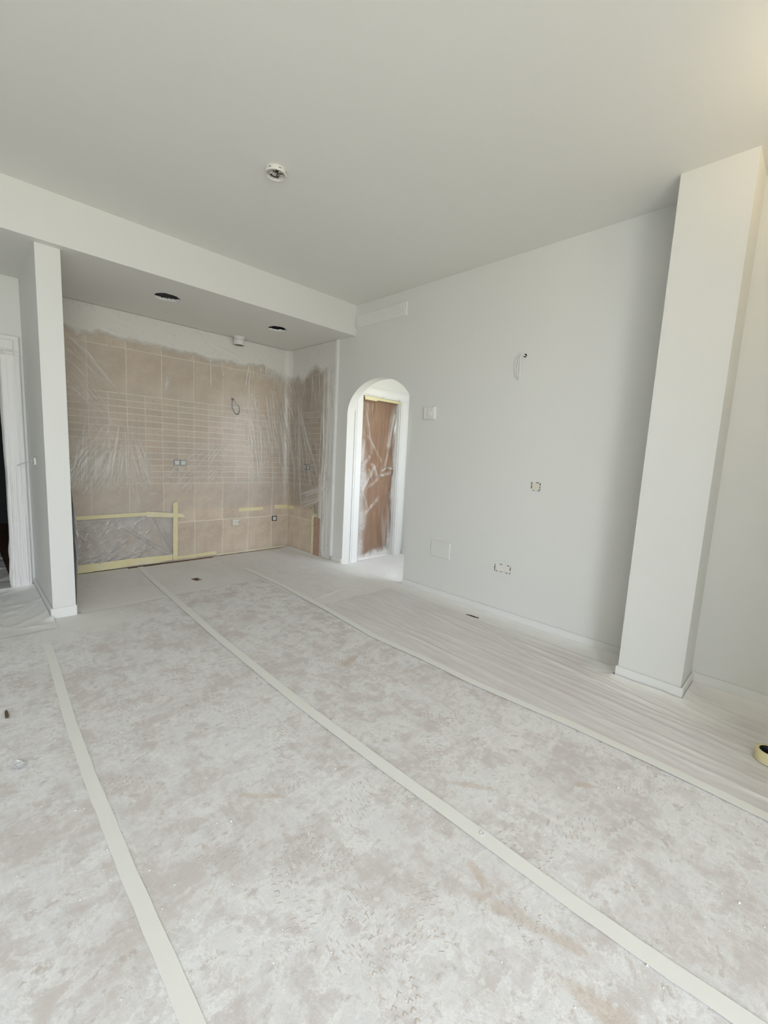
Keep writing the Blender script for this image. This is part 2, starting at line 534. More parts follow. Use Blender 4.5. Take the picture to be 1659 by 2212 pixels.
for cx, cy, r, sd in HOLES:
    ring = hole_ring(cx, cy, r, sd)
    sq = [sq_point(cx, cy, SQ, 2 * math.pi * i / NS) for i in range(NS)]
    for i in range(NS):
        j = (i + 1) % NS
        mb.quad((*sq[i], ZB), (*sq[j], ZB), (*ring[j], ZB), (*ring[i], ZB))
        mb.quad((*ring[i], ZB), (*ring[j], ZB), (*ring[j], ZB + 0.013), (*ring[i], ZB + 0.013))
    mb.quad((cx - SQ, y0s, ZB), (cx + SQ, y0s, ZB), (cx + SQ, cy - SQ, ZB), (cx - SQ, cy - SQ, ZB))
    mb.quad((cx - SQ, cy + SQ, ZB), (cx + SQ, cy + SQ, ZB), (cx + SQ, y1s, ZB), (cx - SQ, y1s, ZB))
    xs += [cx - SQ, cx + SQ]
xs.append(x1s)
for a, b in zip(xs[0::2], xs[1::2]):
    mb.quad((a, y0s, ZB), (b, y0s, ZB), (b, y1s, ZB), (a, y1s, ZB))
mb.quad((x0s, YB, ZB), (x0s, YB, H + 0.1), (x1s, YB, H + 0.1), (x1s, YB, ZB))
mb.quad((x0s, YB, H + 0.1), (x0s, y1s, H + 0.1), (x1s, y1s, H + 0.1), (x1s, YB, H + 0.1))
mb.quad((x0s, y1s, ZB), (x0s, y1s, H + 0.1), (x1s, y1s, H + 0.1), (x1s, y1s, ZB))
cdp = mb.build('ceiling_dropped', M['ceil'])
cdp.data.materials.append(M['paint'])
for q_ in cdp.data.polygons:
    if abs(q_.normal.y) > 0.9 and abs(q_.center.y - YB) < 0.01: q_.material_index = 1
tag(cdp, 'lowered ceiling band over the kitchen with two round cut-outs', None, None, S)

# dark cans above the cut-outs
for k, (cx, cy, r, sd) in enumerate(HOLES):
    lab = ('round downlight cut-out with grey housing, nearer the pillar', 'round downlight cut-out with black cavity, nearer the arched wall')[k]
    t = tag(empty('downlight_opening', (cx, cy, ZB)), lab, 'ceiling opening', 'downlight openings in the lowered ceiling')
    R = r + 0.012
    cav = MB().lathe([(R, 0.014), (R, 0.16), (0.001, 0.16)], (0, 0, 0), 32).build('housing', M['void'] if k == 0 else M['black'], t, True)
    # white overspray lip hanging off the cut edge
    rr = random.Random(sd + 40)
    lip = MB()
    ring = hole_ring(0, 0, r, sd)
    prev = None
    for i in range(NS + 1):
        a = 2 * math.pi * i / NS
        far = max(0.0, math.sin(a) * 0.94 + math.cos(a) * (0.32 if k == 0 else 0.5))
        w = 0.004 + 0.006 * far + rr.uniform(-0.002, 0.002)
        px, py = ring[i % NS]
        q = (1 - w / r)
        cur = [(px, py, 0.0), (px * 1.03, py * 1.03, -0.0015), (px * q, py * q, 0.004 + 0.016 * far ** 0.6 * rr.uniform(0.6, 1.2))]
        if prev:
            for b in range(2):
                lip.quad(prev[b], cur[b], cur[b + 1], prev[b + 1])
        prev = cur
    lip.build('rim', M['gloss_paint'], t)
    if k == 0:
        MB().tube([(-0.09, -0.02, 0.12), (-0.05, 0.02, 0.05), (-0.055, 0.05, 0.02)], 0.003).build('wire', M['black'], t, True)
    else:
        MB().box((0.02, -0.03, 0.05), (0.085, 0.03, 0.11), 0.004).build('bracket', M['grey_plastic'], t)

# ------------------------------------------------------------------ walls
def arch_points(n=40):
    # (y, z) from the far spring round to the near spring
    pts = []
    yc, a, b, zs = 3.343, 0.49, 0.36, 1.75
    for i in range(n + 1):
        t = math.pi * i / n
        pts.append((yc + a * math.cos(t), zs + b * math.sin(t)))
    return pts
AP = arch_points()
YA1, YA0 = AP[0][0], AP[-1][0]
mb = MB()
for x, flip in ((0.0, False), (TH, True)):
    def q(a, b, c_, d_):
        P_ = [(x, *a), (x, *b), (x, *c_), (x, *d_)]
        mb.quad(*(P_[::-1] if flip else P_))
    q((5.25, 0), (YA1, 0), (YA1, H), (5.25, H))
    q((YA0, 0), (YS - 0.3, 0), (YS - 0.3, H), (YA0, H))
    for i in range(len(AP) - 1):
        q(AP[i], AP[i + 1], (AP[i + 1][0], H), (AP[i][0], H))
prof = [(YA1, 0.0)] + AP + [(YA0, 0.0)]
for i in range(len(prof) - 1):
    a, b = prof[i], prof[i + 1]
    mb.quad((0, *a), (TH, *a), (TH, *b), (0, *b))
wall_right = tag(mb.build('wall_right', M['paint']), 'white wall with the arched doorway', None, None, S)

def tile_mesh(w, h, d=0.0035, c=0.001):
    # front face towards -Y, chamfered edges, origin at the lower left corner
    return MB().add([(0, 0, 0), (w, 0, 0), (w, 0, h), (0, 0, h), (0, -d + c, 0), (w, -d + c, 0), (w, -d + c, h), (0, -d + c, h),
                     (c, -d, c), (w - c, -d, c), (w - c, -d, h - c), (c, -d, h - c)],
                    [(8, 9, 10, 11), (4, 5, 9, 8), (5, 6, 10, 9), (6, 7, 11, 10), (7, 4, 8, 11), (0, 1, 5, 4), (1, 2, 6, 5), (2, 3, 7, 6), (3, 0, 4, 7)])
TC = {}
def tile(w, h, loc, rz, parent):
    k = (round(w, 4), round(h, 4))
    if k not in TC:
        me = tile_mesh(*k).mesh('tile'); me.materials.append(M['tile']); TC[k] = me
    o = link('tile', TC[k], None, parent)
    o.location = loc
    o.rotation_euler = (0, 0, rz)

wall_back = tag(MB().box((PX1 - 0.14, YK, 0), (0.0, YK + 0.2, ZB)).build('wall_back', M['grout']), 'tiled kitchen wall', None, None, S)
G = 0.0075
ZL = [0.0, 0.4445, 0.889]
ZM = [0.889 + i * (1.797 - 0.889) / 14 for i in range(15)]
ZT = [1.797, 2.2385, ZB]
XL = [PX1] + [-0.2425 - 0.333 * k for k in range(7, -1, -1) if -0.2425 - 0.333 * k > PX1 + 0.02] + [0.0]
XM = [PX1] + [-0.0765 - 0.1665 * k for k in range(15, -1, -1) if -0.0765 - 0.1665 * k > PX1 + 0.02] + [0.0]
def rows(zs, xs_, fn):
    for z0, z1 in zip(zs, zs[1:]):
        for a, b in zip(xs_, xs_[1:]):
            fn(a, b, z0, z1)
fb = lambda a, b, z0, z1: tile(b - a - G, z1 - z0 - G, (a + G / 2, YK, z0 + G / 2), 0, wall_back)
rows(ZL, XL, fb); rows(ZM, XM, fb); rows(ZT, XL, fb)
# the tiled return on the arched wall
YT = 4.052
YL = [YK - 0.01, 4.722, 4.389, YT]
YM = [YK - 0.01, 4.8885, 4.722, 4.5555, 4.389, 4.2225, YT]
fr_ = lambda a, b, z0, z1: tile(a - b - G, z1 - z0 - G, (0.0, a - G / 2, z0 + G / 2), -math.pi / 2, wall_right)
rows(ZL, YL, fr_); rows(ZM, YM, fr_); rows(ZT, YL, fr_)
tag(MB().box((-0.001, YT, 0), (0.0, YK, ZB)).build('trim_2', M['grout']), 'pale grout bed behind the tiled return', None, None, S)
tag(MB().box((-0.034, 4.014, HB), (0.0, 4.046, ZB), 0.002).build('trim_1', M['gloss_paint']), 'white upright edging strip ending the tiled return', None, None, S)

# partition, column, hall wall with a doorway
tag(MB().box((PX0, PY, 0), (PX1, YK + 0.1, ZB)).build('wall_partition', M['paint']), 'white pillar-like end of the partition between hall and kitchen', None, None, S)
tag(MB().box((CX, CY0, 0), (0.0, CY1, H)).build('column', M['paint']), 'white square column standing out from the arched wall', None, None, S)
DX0, DX1, DZ = -3.72, -2.862, 2.0
tag(MB().box((XW, YH, 0), (DX0, YH + 0.12, ZB)).box((DX1, YH, 0), (PX0, YH + 0.12, ZB)).box((DX0, YH, DZ), (DX1, YH + 0.12, ZB)).build('wall_hall', M['paint']), 'white wall at the end of the hall', None, None, S)
# unseen walls: left, and the glazed side behind the camera
tag(MB().box((XW - 0.2, YS - 0.3, 0), (XW, 9.0, H)).build('wall_left', M['paint']), 'white wall left of the camera', None, None, S)
tag(MB().box((XW, YS - 0.3, 0), (WX0, YS, H)).box((WX1, YS - 0.3, 0), (0.0, YS, H)).box((WX0, YS - 0.3, WZ1), (WX1, YS, H)).box((-1.6, YS, 0), (0.0, -0.75, H)).build('wall_front', M['paint']), 'white wall behind the camera with the wide opening and an added light-blocking return', None, None, S)  # right-hand return added to keep window light off the near wall
win = tag(empty('window_1', ((WX0 + WX1) / 2, YS - 0.1, 0)), 'wide glazed terrace opening behind the camera', None, None, S)
for a, b in ((WX0, WX0 + 0.05), (WX1 - 0.05, WX1)):
    o = MB().box((a, YS - 0.13, WZ0), (b, YS - 0.07, WZ1), 0.004).build('window_frame', M['metal'], win); o.matrix_parent_inverse = win.matrix_world.inverted()
    o.location = (-win.location.x, -win.location.y, 0)
o = MB().box((WX0, YS - 0.13, 0.0), (WX1, YS - 0.07, WZ0), 0.004).build('window_sill', M['metal'], win)
o.location = (-win.location.x, -win.location.y, 0)

# room beyond the hall door, its darkness put into the wall colour
tag(MB().box((-4.4, 8.6, 0), (-2.5, 8.7, ZB)).box((-2.6, YH + 0.35, 0), (-2.5, 8.6, ZB)).box((-4.5, YH + 0.12, 0), (-4.4, 8.7, ZB)).box((-4.5, YH + 0.12, ZB), (-2.5, 8.7, ZB + 0.1)).build('wall_beyond', M['roomgloom']), 'walls of the room beyond the hall, coloured dark as if unlit', None, None, S)

# lobby behind the arch
LY, LX1, LZ = 3.853, 1.045, 2.5
LX_D0, LX_D1, LDZ = 0.24, 0.885, 1.995
tag(MB().box((TH, LY, 0), (LX_D0, LY + 0.12, LZ)).box((LX_D1, LY, 0), (LX1, LY + 0.12, LZ)).box((LX_D0, LY, LDZ), (LX_D1, LY + 0.12, LZ)).build('wall_lobby_end', M['paint']), 'white lobby wall around the film covered door', None, None, S)
tag(MB().box((LX1, 1.8, 0), (LX1 + 0.1, LY + 0.12, LZ)).build('wall_lobby_side', M['paint']), 'white far side wall of the lobby', None, None, S)
tag(MB().box((TH, 1.8, 0), (LX1, 1.9, 0.9)).box((TH, 1.8, 2.2), (LX1, 1.9, LZ)).box((TH, 1.8, 0.9), (0.2, 1.9, 2.2)).box((0.95, 1.8, 0.9), (LX1, 1.9, 2.2)).build('wall_lobby_front', M['paint']), 'unseen lobby passage wall with an assumed daylight opening', None, None, S)
tag(MB().box((TH, 1.8, LZ), (LX1 + 0.1, LY + 0.2, LZ + 0.1)).build('ceiling_lobby', M['paint']), 'white lobby ceiling behind the arch', None, None, S)

# ------------------------------------------------------------------ baseboards
def base_prof(name, segs, lab, h=HB, t=0.013):
    mb = MB()
    for lo, hi in segs:
        mb.box(lo, hi, 0.004)
    tag(mb.build(name, M['gloss_paint']), lab, None, None, S)
t = 0.013
base_prof('baseboard_right', [((-t, CY1, 0), (0, YA0 - 0.002, HB))], 'white baseboard between the arch and the column')
base_prof('baseboard_near', [((-t, YS, 0), (0, CY0, HB))], 'white baseboard right of the column')
base_prof('baseboard_arch', [((-t, YA1 + 0.002, 0), (0, 4.014, HB))], 'short white baseboard between the arch and the tiles')
base_prof('baseboard_column', [((CX - t, CY0 - t, 0), (CX, CY1 + t, HB)), ((CX, CY0 - t, 0), (-t, CY0, HB)), ((CX, CY1, 0), (-t, CY1 + t, HB))], 'white baseboard wrapped round the column foot')
base_prof('baseboard_partition', [((PX0 - t, PY - t, 0), (PX1 + 0.006, PY, HB)), ((PX0 - t, PY, 0), (PX0, YH - 0.02, HB))], 'white baseboard round the foot of the pillar')
base_prof('baseboard_lobby', [((LX1 - t, 1.8, 0), (LX1, LY - 0.02, HB))], 'white baseboard in the lobby')

# ------------------------------------------------------------------ doors
def frame_mat():
    return M['gloss_paint']
d1 = tag(empty('door_1', (0.56, LY, 0)), 'brown lobby door in a white frame behind the arch', None, None, S)
def child(mb, name, mat, parent, smooth=False):
    o = mb.build(name, mat, parent, smooth)
    o.location = -parent.location
    return o
child(MB().box((LX_D0, LY + 0.055, 0.012), (LX_D1, LY + 0.095, LDZ - 0.004), 0.003), 'door_leaf', M['veneer'], d1)
AW = 0.115
for a, b in ((LX_D0 - AW, LX_D0), (LX_D1, LX_D1 + AW)):
    child(MB().box((a, LY - 0.018, 0.0), (b, LY, LDZ), 0.004).box((a + 0.02, LY - 0.024, 0.0), (b - 0.02, LY - 0.017, LDZ), 0.003), 'architrave', M['gloss_paint'], d1)
child(MB().box((LX_D0 - AW, LY - 0.018, LDZ), (LX_D1 + AW, LY, LDZ + 0.108), 0.004).box((LX_D0 - AW, LY - 0.024, LDZ + 0.02), (LX_D1 + AW, LY - 0.017, LDZ + 0.09), 0.003), 'architrave_head', M['gloss_paint'], d1)
for a, b in ((LX_D0, LX_D0 + 0.012), (LX_D1 - 0.012, LX_D1)):
    child(MB().box((a, LY, 0), (b, LY + 0.055, LDZ)), 'jamb', M['gloss_paint'], d1)

d2 = tag(empty('door_2', (-3.3, YH, 0)), 'white hall doorway opening on a dark room', None, None, S)
child(MB().box((DX1, YH - 0.022, 0), (-2.752, YH, DZ), 0.005).box((DX1 + 0.012, YH - 0.030, 0), (-2.79, YH - 0.02, DZ), 0.004), 'architrave', M['gloss_paint'], d2)
child(MB().box((DX0 - 0.12, YH - 0.022, 0), (DX0, YH, DZ), 0.005), 'architrave', M['gloss_paint'], d2)
child(MB().box((DX0 - 0.12, YH - 0.022, DZ), (-2.752, YH, DZ + 0.125), 0.005).box((DX0 - 0.1, YH - 0.030, DZ + 0.012), (-2.79, YH - 0.02, DZ + 0.09), 0.004), 'architrave_head', M['gloss_paint'], d2)
child(MB().box((DX1 - 0.014, YH, 0), (DX1, YH + 0.12, DZ)), 'jamb', M['gloss_paint'], d2)
child(MB().box((DX0, YH, 0), (DX0 + 0.014, YH + 0.12, DZ)), 'jamb', M['gloss_paint'], d2)

# ------------------------------------------------------------------ floor coverings
def sheet(name, x0, x1, y0, y1, lab, res=0.03, mat='paper', z=0.0018, amp=0.0008, seed=1, notch=None):
    nu, nv = max(2, int((x1 - x0) / res)), max(2, int((y1 - y0) / res))
    U, V = np.meshgrid(np.linspace(x0, x1, nu), np.linspace(y0, y1, nv))
    Z = z + amp * fbm(U * 3, V * 3, seed)
    keep = None
    if notch is not None:
        keep = ~notch(U, V)
    dp = np.hypot(np.maximum(np.maximum(PX0 - U, U - PX1), 0), np.maximum(PY - V, 0))
    pt = sstep(0.75, 0.12, dp + 0.35 * (fbm(U * 4, V * 4, 99) - 0.5)) * 0.9
    return tag(grid_mesh(name, np.stack([U, V, Z], -1), M[mat], None, {'paint': pt}, keep), lab, 'floor paper', 'sheets of floor paper taped together')
XA, XB_, XC = -2.865, -1.957, -1.055
sheet('floor_paper', XW, XA, YS, 3.68, 'dusty paper sheet left of the leftmost floor tape', seed=3)
sheet('floor_paper', XA, XB_, YS, 3.84, 'dusty paper sheet between the leftmost and middle floor tapes', seed=5)
sheet('floor_paper', XB_, XC, YS, 3.84, 'dusty paper sheet between the middle and right floor tapes', seed=9)

def film_field(name, x0, x1, y0, y1, res, walls, blocks, lab, L, paintfn, z=0.002, rise=0.05, cut=None, seed=2, amp=0.002, freq=(22, 3)):
    nu, nv = int((x1 - x0) / res) + 1, int((y1 - y0) / res) + 1
    U, V = np.meshgrid(np.linspace(x0, x1, nu), np.linspace(y0, y1, nv))
    d = np.full_like(U, 9.0)
    for ax, val, sg in walls:
        c_ = (U if ax == 0 else V)
        d = np.minimum(d, np.abs(c_ - val))
    keep = np.ones_like(U, bool)
    for bx0, bx1, by0, by1 in blocks:
        dx = np.maximum(np.maximum(bx0 - U, U - bx1), 0); dy = np.maximum(np.maximum(by0 - V, V - by1), 0)
        dd = np.hypot(dx, dy)
        d = np.minimum(d, dd)
        keep &= dd > 0.0
    w = 0.026 + 0.022 * fbm(U * 5, V * 5, seed + 9)
    r = rise * (0.75 + 0.5 * fbm(U * 4 + 3, V * 4, seed + 5))
    Z = z + r * np.exp(-(d / w) ** 1.3)
    wr = np.abs(fbm(U * freq[0] + 2 * fbm(U * 2, V * 2, seed + 3), V * freq[1], seed + 1, 4) - 0.5)
    Z += amp * 2.2 * np.clip(0.22 - wr, 0, 1) / 0.22 + folds(U, V, L)
    Z += 0.006 * np.exp(-(d / 0.10) ** 2) * fbm(U * 14, V * 14, seed + 7)
    if cut is not None:
        keep &= ~cut(U, V)
    pt = paintfn(U, V, d)
    return tag(grid_mesh(name, np.stack([U, V, Z], -1), M['floor_film'], None, {'paint': np.clip(pt, 0, 1)}, keep), lab, 'plastic film')

def rand_folds(n, ux, vy, ang, ln, w, h, rs):
    r = random.Random(rs)
    L = []
    for _ in range(n):
        u, v = r.uniform(*ux), r.uniform(*vy)
        a = r.gauss(*ang); q = r.uniform(*ln) / 2
        L.append((u - q * math.cos(a), v - q * math.sin(a), u + q * math.cos(a), v + q * math.sin(a), r.uniform(*w), r.uniform(*h)))
    return L

def near_paint(U, V, d):
    n1 = fbm(U * 2.2, V * 1.2, 31)
    wid = 0.17 + 0.10 * (n1 - 0.5) + 0.06 * sstep(1.0, 0.2, V)
    return (1 - sstep(wid * 0.55, wid * 1.25, d)) * (0.75 + 0.3 * fbm(U * 9, V * 9, 33)) + 0.12 * n1
LENS = lambda U, V: (np.abs(V - 1.90) < 0.065) & (np.abs(U + 0.155 + 0.12 * (V - 1.90)) < 0.0095 * (1 - ((V - 1.90) / 0.065) ** 2))
Lr = rand_folds(110, (-0.95, -0.12), (-0.6, 2.7), (1.50, 0.12), (0.3, 1.5), (0.008, 0.020), (0.0008, 0.0034), 5)
film_field('plastic_film', XC, -t - 0.001, -0.74, 2.862, 0.0085, [(0, -t, 1)], [(CX - t - 0.001, 0.0, CY0 - t - 0.001, CY1 + t + 0.001)],
           'wrinkled plastic film along the foot of the arched wall and column', Lr, near_paint, cut=LENS, seed=21, amp=0.0005, rise=0.020, freq=(12, 2))
Lk = rand_folds(14, (-2.5, -1.95), (3.9, 4.9), (1.2, 0.5), (0.15, 0.5), (0.008, 0.02), (0.001, 0.004), 8)
film_field('plastic_film', PX1 - 0.004, XB_, 3.835, 4.985, 0.012, [(0, PX1, 1)], [], 'smooth dusty film on the floor between pillar and kitchen tiles', Lk,
           lambda U, V, d: 0.4 + 0.40 * fbm(U * 3, V * 3, 40) + 0.6 * sstep(0.25, 0.0, V - 3.84) * sstep(0.5, 0.0, U - PX1), seed=41, amp=0.0006, rise=0.0)
film_field('plastic_film', XB_, XC, 3.84, 4.985, 0.012, [], [], 'pale dusty film on the kitchen floor below the white socket box', rand_folds(16, (-1.9, -1.1), (3.9, 4.9), (0.3, 0.5), (0.15, 0.5), (0.008, 0.02), (0.001, 0.003), 18),
           lambda U, V, d: 0.6 + 0.5 * (fbm(U * 2.5, V * 2.5, 140) - 0.45), seed=141, amp=0.0006, rise=0.0, cut=lambda U, V: (U < -1.0) & (V > 4.955))
Lh = rand_folds(40, (-3.4, -2.75), (3.65, 4.7), (0.6, 0.9), (0.15, 0.5), (0.01, 0.03), (0.002, 0.007), 9)
film_field('plastic_film', -4.2, PX0 - t + 0.012, 3.60, YH - 0.034, 0.014, [(1, YH - 0.03, 1)], [(PX0 - t - 0.001, PX1, PY - t, YH)], 'white painted film on the hall floor beside the pillar', Lh,
           lambda U, V, d: 0.92 + 0.2 * (fbm(U * 3, V * 3, 44) - 0.5) - 0.3 * sstep(3.9, 3.6, V), z=0.004, seed=51, amp=0.0010, rise=0.022)
Lb = rand_folds(60, (-4.2, -2.7), (4.95, 6.4), (0.1, 0.5), (0.2, 0.7), (0.012, 0.03), (0.004, 0.016), 19)
film_field('plastic_film', DX0 + 0.02, DX1 - 0.016, YH - 0.030, 6.4, 0.016, [], [], 'loosely heaped film on the floor inside the dark doorway', Lb,
           lambda U, V, d: 0.35 + 0.3 * (fbm(U * 3, V * 3, 47) - 0.5), seed=53, amp=0.004, rise=0.02, freq=(4, 14))
Lo = rand_folds(50, (0.0, 1.0), (2.3, 3.8), (0.3, 0.5), (0.1, 0.4), (0.008, 0.02), (0.001, 0.005), 10)
film_field('plastic_film', -t - 0.001, LX1 - t - 0.001, 2.862, LY + 0.05, 0.012, [], [], 'white painted film on the lobby floor under the arch', Lo,
           lambda U, V, d: 0.75 + 0.3 * (fbm(U * 4, V * 4, 45) - 0.5), seed=61, amp=0.0015, rise=0.012, freq=(6, 6))
film_field('plastic_film', XC, -t - 0.001, 2.862, 4.985, 0.012, [(0, -t, 1)], [], 'dusty film on the floor below the tiled return', rand_folds(60, (-1.0, -0.1), (2.9, 4.9), (1.2, 0.5), (0.15, 0.5), (0.006, 0.018), (0.001, 0.004), 12),
           lambda U, V, d: 0.35 + 0.4 * fbm(U * 3, V * 3, 46) + 0.6 * (1 - sstep(0.06, 0.22, d)), seed=71, amp=0.0010, rise=0.016, freq=(8, 8),
           cut=lambda U, V: (U > -t - 0.02) & (V > 2.80) & (V < 3.86) & False)

# floor tapes
def strip(name, pts, mat, lab, cat='masking tape', z=0.0036, th=0.0006, group=None, normal=None):
    """pts: list of (left, right) 2-D points -> thin strip on the floor."""
    P2 = []
    for i in range(len(pts) - 1):
        (a, b), (c_, d_) = pts[i], pts[i + 1]
        nseg = max(1, int(math.dist(a, c_) / 0.04))
        for k in range(nseg):
            u = k / nseg
            P2.append(((a[0] + (c_[0] - a[0]) * u, a[1] + (c_[1] - a[1]) * u), (b[0] + (d_[0] - b[0]) * u, b[1] + (d_[1] - b[1]) * u)))
    P2.append(pts[-1])
    rr = random.Random(len(P2) + int(1000 * abs(pts[0][0][0])))
    v, f = [], []
    for (a, b) in P2:
        j = [rr.uniform(-0.0012, 0.0012) for _ in range(2)]
        zz = z + rr.uniform(0, 0.0004)
        v += [(a[0] + j[0], a[1], zz), (b[0] + j[1], b[1], zz), (b[0] + j[1], b[1], zz + th), (a[0] + j[0], a[1], zz + th)]
    for i in range(len(P2) - 1):
        o = 4 * i
        for k in range(4):
            kk = (k + 1) % 4
            f.append((o + k, o + kk, o + 4 + kk, o + 4 + k))
    f += [(0, 1, 2, 3), (4 * len(P2) - 1, 4 * len(P2) - 2, 4 * len(P2) - 3, 4 * len(P2) - 4)]
    me = bpy.data.meshes.new(name); me.from_pydata(v, [], f); recalc(me)
    return tag(link(name, me, mat), lab, cat, group)
def along(pts, w):
    return [((x - w / 2, y), (x + w / 2, y)) for x, y in pts]
FT = M['floor_tape']
strip('floor_tape', along([(-2.826, 3.36), (-2.836, 3.0), (-2.849, 2.72), (-2.866, 2.3), (-2.875, 1.86), (-2.874, 1.32), (-2.866, 0.84), (-2.862, 0.3), (-2.86, -1.0)], 0.044), FT, 'leftmost dusty tape seam running along the paper floor')
strip('floor_tape', along([(-1.845, 4.95), (-1.885, 4.4), (-1.91, 3.78), (-1.955, 2.72), (-1.973, 1.74), (-1.963, 1.17), (-1.946, 0.71), (-1.937, 0.37), (-1.92, 0.1), (-1.90, -0.1), (-1.88, -0.6)], 0.055), FT, 'middle dusty tape seam crossing the whole paper floor', z=0.0064)
strip('floor_tape', along([(-0.985, 4.3), (-0.98, 3.9), (-0.985, 3.5), (-1.03, 2.75), (-1.09, 2.1), (-1.07, 1.7), (-1.075, 1.26), (-1.035, 0.7), (-1.03, 0.28), (-1.04, -0.03), (-1.04, -0.7)], 0.054), FT, 'right dusty tape seam beside the wrinkled film', z=0.0066)
strip('floor_tape', [((-2.56, 3.80), (-2.56, 3.845)), ((-2.25, 3.805), (-2.25, 3.85)), ((-1.94, 3.82), (-1.94, 3.868))], FT, 'short dusty tape across the floor from pillar to middle seam', z=0.0060)

# shoe prints pressed into the dust
def prints():
    r = random.Random(3)
    mb = MB()
    spots = [(-2.174, 1.071), (-1.812, 1.401), (-2.004, 0.965), (-2.386, 0.991), (-2.378, 0.678), (-2.464, 0.60), (-1.685, 0.747), (-2.762, 1.694), (-2.272, 0.649),
             (-1.288, 0.40), (-2.101, 0.459), (-2.544, 0.914), (-2.367, 1.347), (-2.247, 1.859), (-1.869, 0.55), (-2.457, 0.767), (-1.40, 1.75), (-1.463, 1.932),
             (-2.463, 1.038), (-1.645, 0.449), (-2.6, 2.3), (-2.3, 2.5), (-1.6, 2.4), (-1.5, 1.2), (-2.7, 2.0), (-2.15, 1.6), (-2.3, 2.05), (-1.75, 1.05), (-2.62, 1.2)]
    for i, (cx, cy) in enumerate(spots):
        an = r.choice((0.9, 0.6, -0.8, 2.3, 1.3)) + r.gauss(0, 0.3)
        ca, sa = math.cos(an), math.sin(an)
        kind = r.randrange(3)
        ln, wd = 0.24, 0.085
        for a in range(13):
            u = -ln / 2 + ln * a / 12
            for b in range(5):
                v = -wd / 2 + wd * b / 4
                if (u / (ln / 2)) ** 4 + (v / (wd / 2 * 1.1)) ** 4 > 1.0 or r.random() < 0.52:
                    continue
                if kind == 0:
                    segs = [((-0.006, -0.007), (0.002, 0.0)), ((0.002, 0.0), (-0.006, 0.007))]
                elif kind == 1:
                    segs = [((-0.002, -0.007), (0.002, 0.007))]
                else:
                    segs = [((-0.006, -0.004), (0.0, 0.001)), ((0.0, 0.001), (0.004, 0.007))]
                for (p0, p1) in segs:
                    j = r.uniform(-0.002, 0.002)
                    q0 = (u + p0[0] + j, v + p0[1]); q1 = (u + p1[0] + j, v + p1[1])
                    d = Vector((q1[0] - q0[0], q1[1] - q0[1])); nn = Vector((-d.y, d.x)).normalized() * r.uniform(0.0007, 0.0014)
                    cs = [(q0[0] + nn.x, q0[1] + nn.y), (q0[0] - nn.x, q0[1] - nn.y), (q1[0] - nn.x, q1[1] - nn.y), (q1[0] + nn.x, q1[1] + nn.y)]
                    pts = [(cx + x * ca - y * sa, cy + x * sa + y * ca) for x, y in cs]
                    mb.add([(x, y, 0.0024) for x, y in pts] + [(x, y, 0.0030) for x, y in pts], [(0, 1, 5, 4), (1, 2, 6, 5), (2, 3, 7, 6), (3, 0, 4, 7), (4, 5, 6, 7)])
    return mb
M['printcol'] = simple('scuffed paper showing through dust', (0.60, 0.53, 0.48), 0.9, 0.1, 0.15, 30, 0.1)
tag(prints().build('shoe_prints', M['printcol']), 'faint shoe tread prints pressed into the floor dust', 'shoe prints', None, 'stuff')

# plaster crumbs
def crumbs():
    r = random.Random(5)
    mb = MB()
    for i in range(520):
        x = r.uniform(-3.3, -1.1); y = r.uniform(-0.1, 3.4) ** 1.0
        s_ = r.uniform(0.0012, 0.0035) * (1.8 if r.random() < 0.08 else 1)
        a = r.uniform(0, 6.28)
        top = (x + r.uniform(-1, 1) * s_ * 0.3, y + r.uniform(-1, 1) * s_ * 0.3, 0.0035 + s_ * 0.9)
        ring = [(x + s_ * math.cos(a + k * 1.57) * r.uniform(0.6, 1.3), y + s_ * math.sin(a + k * 1.57) * r.uniform(0.6, 1.3), 0.003) for k in range(4)]
        mb.add(ring + [top], [(0, 1, 4), (1, 2, 4), (2, 3, 4), (3, 0, 4), (3, 2, 1, 0)])
    return mb
M['crumb'] = simple('white plaster crumb', (0.80, 0.79, 0.77), 0.9, 0.1, 0.05, 30, 0.0)
tag(crumbs().build('plaster_crumbs', M['crumb']), 'tiny white plaster crumbs scattered over the floor', 'crumbs', None, 'stuff')

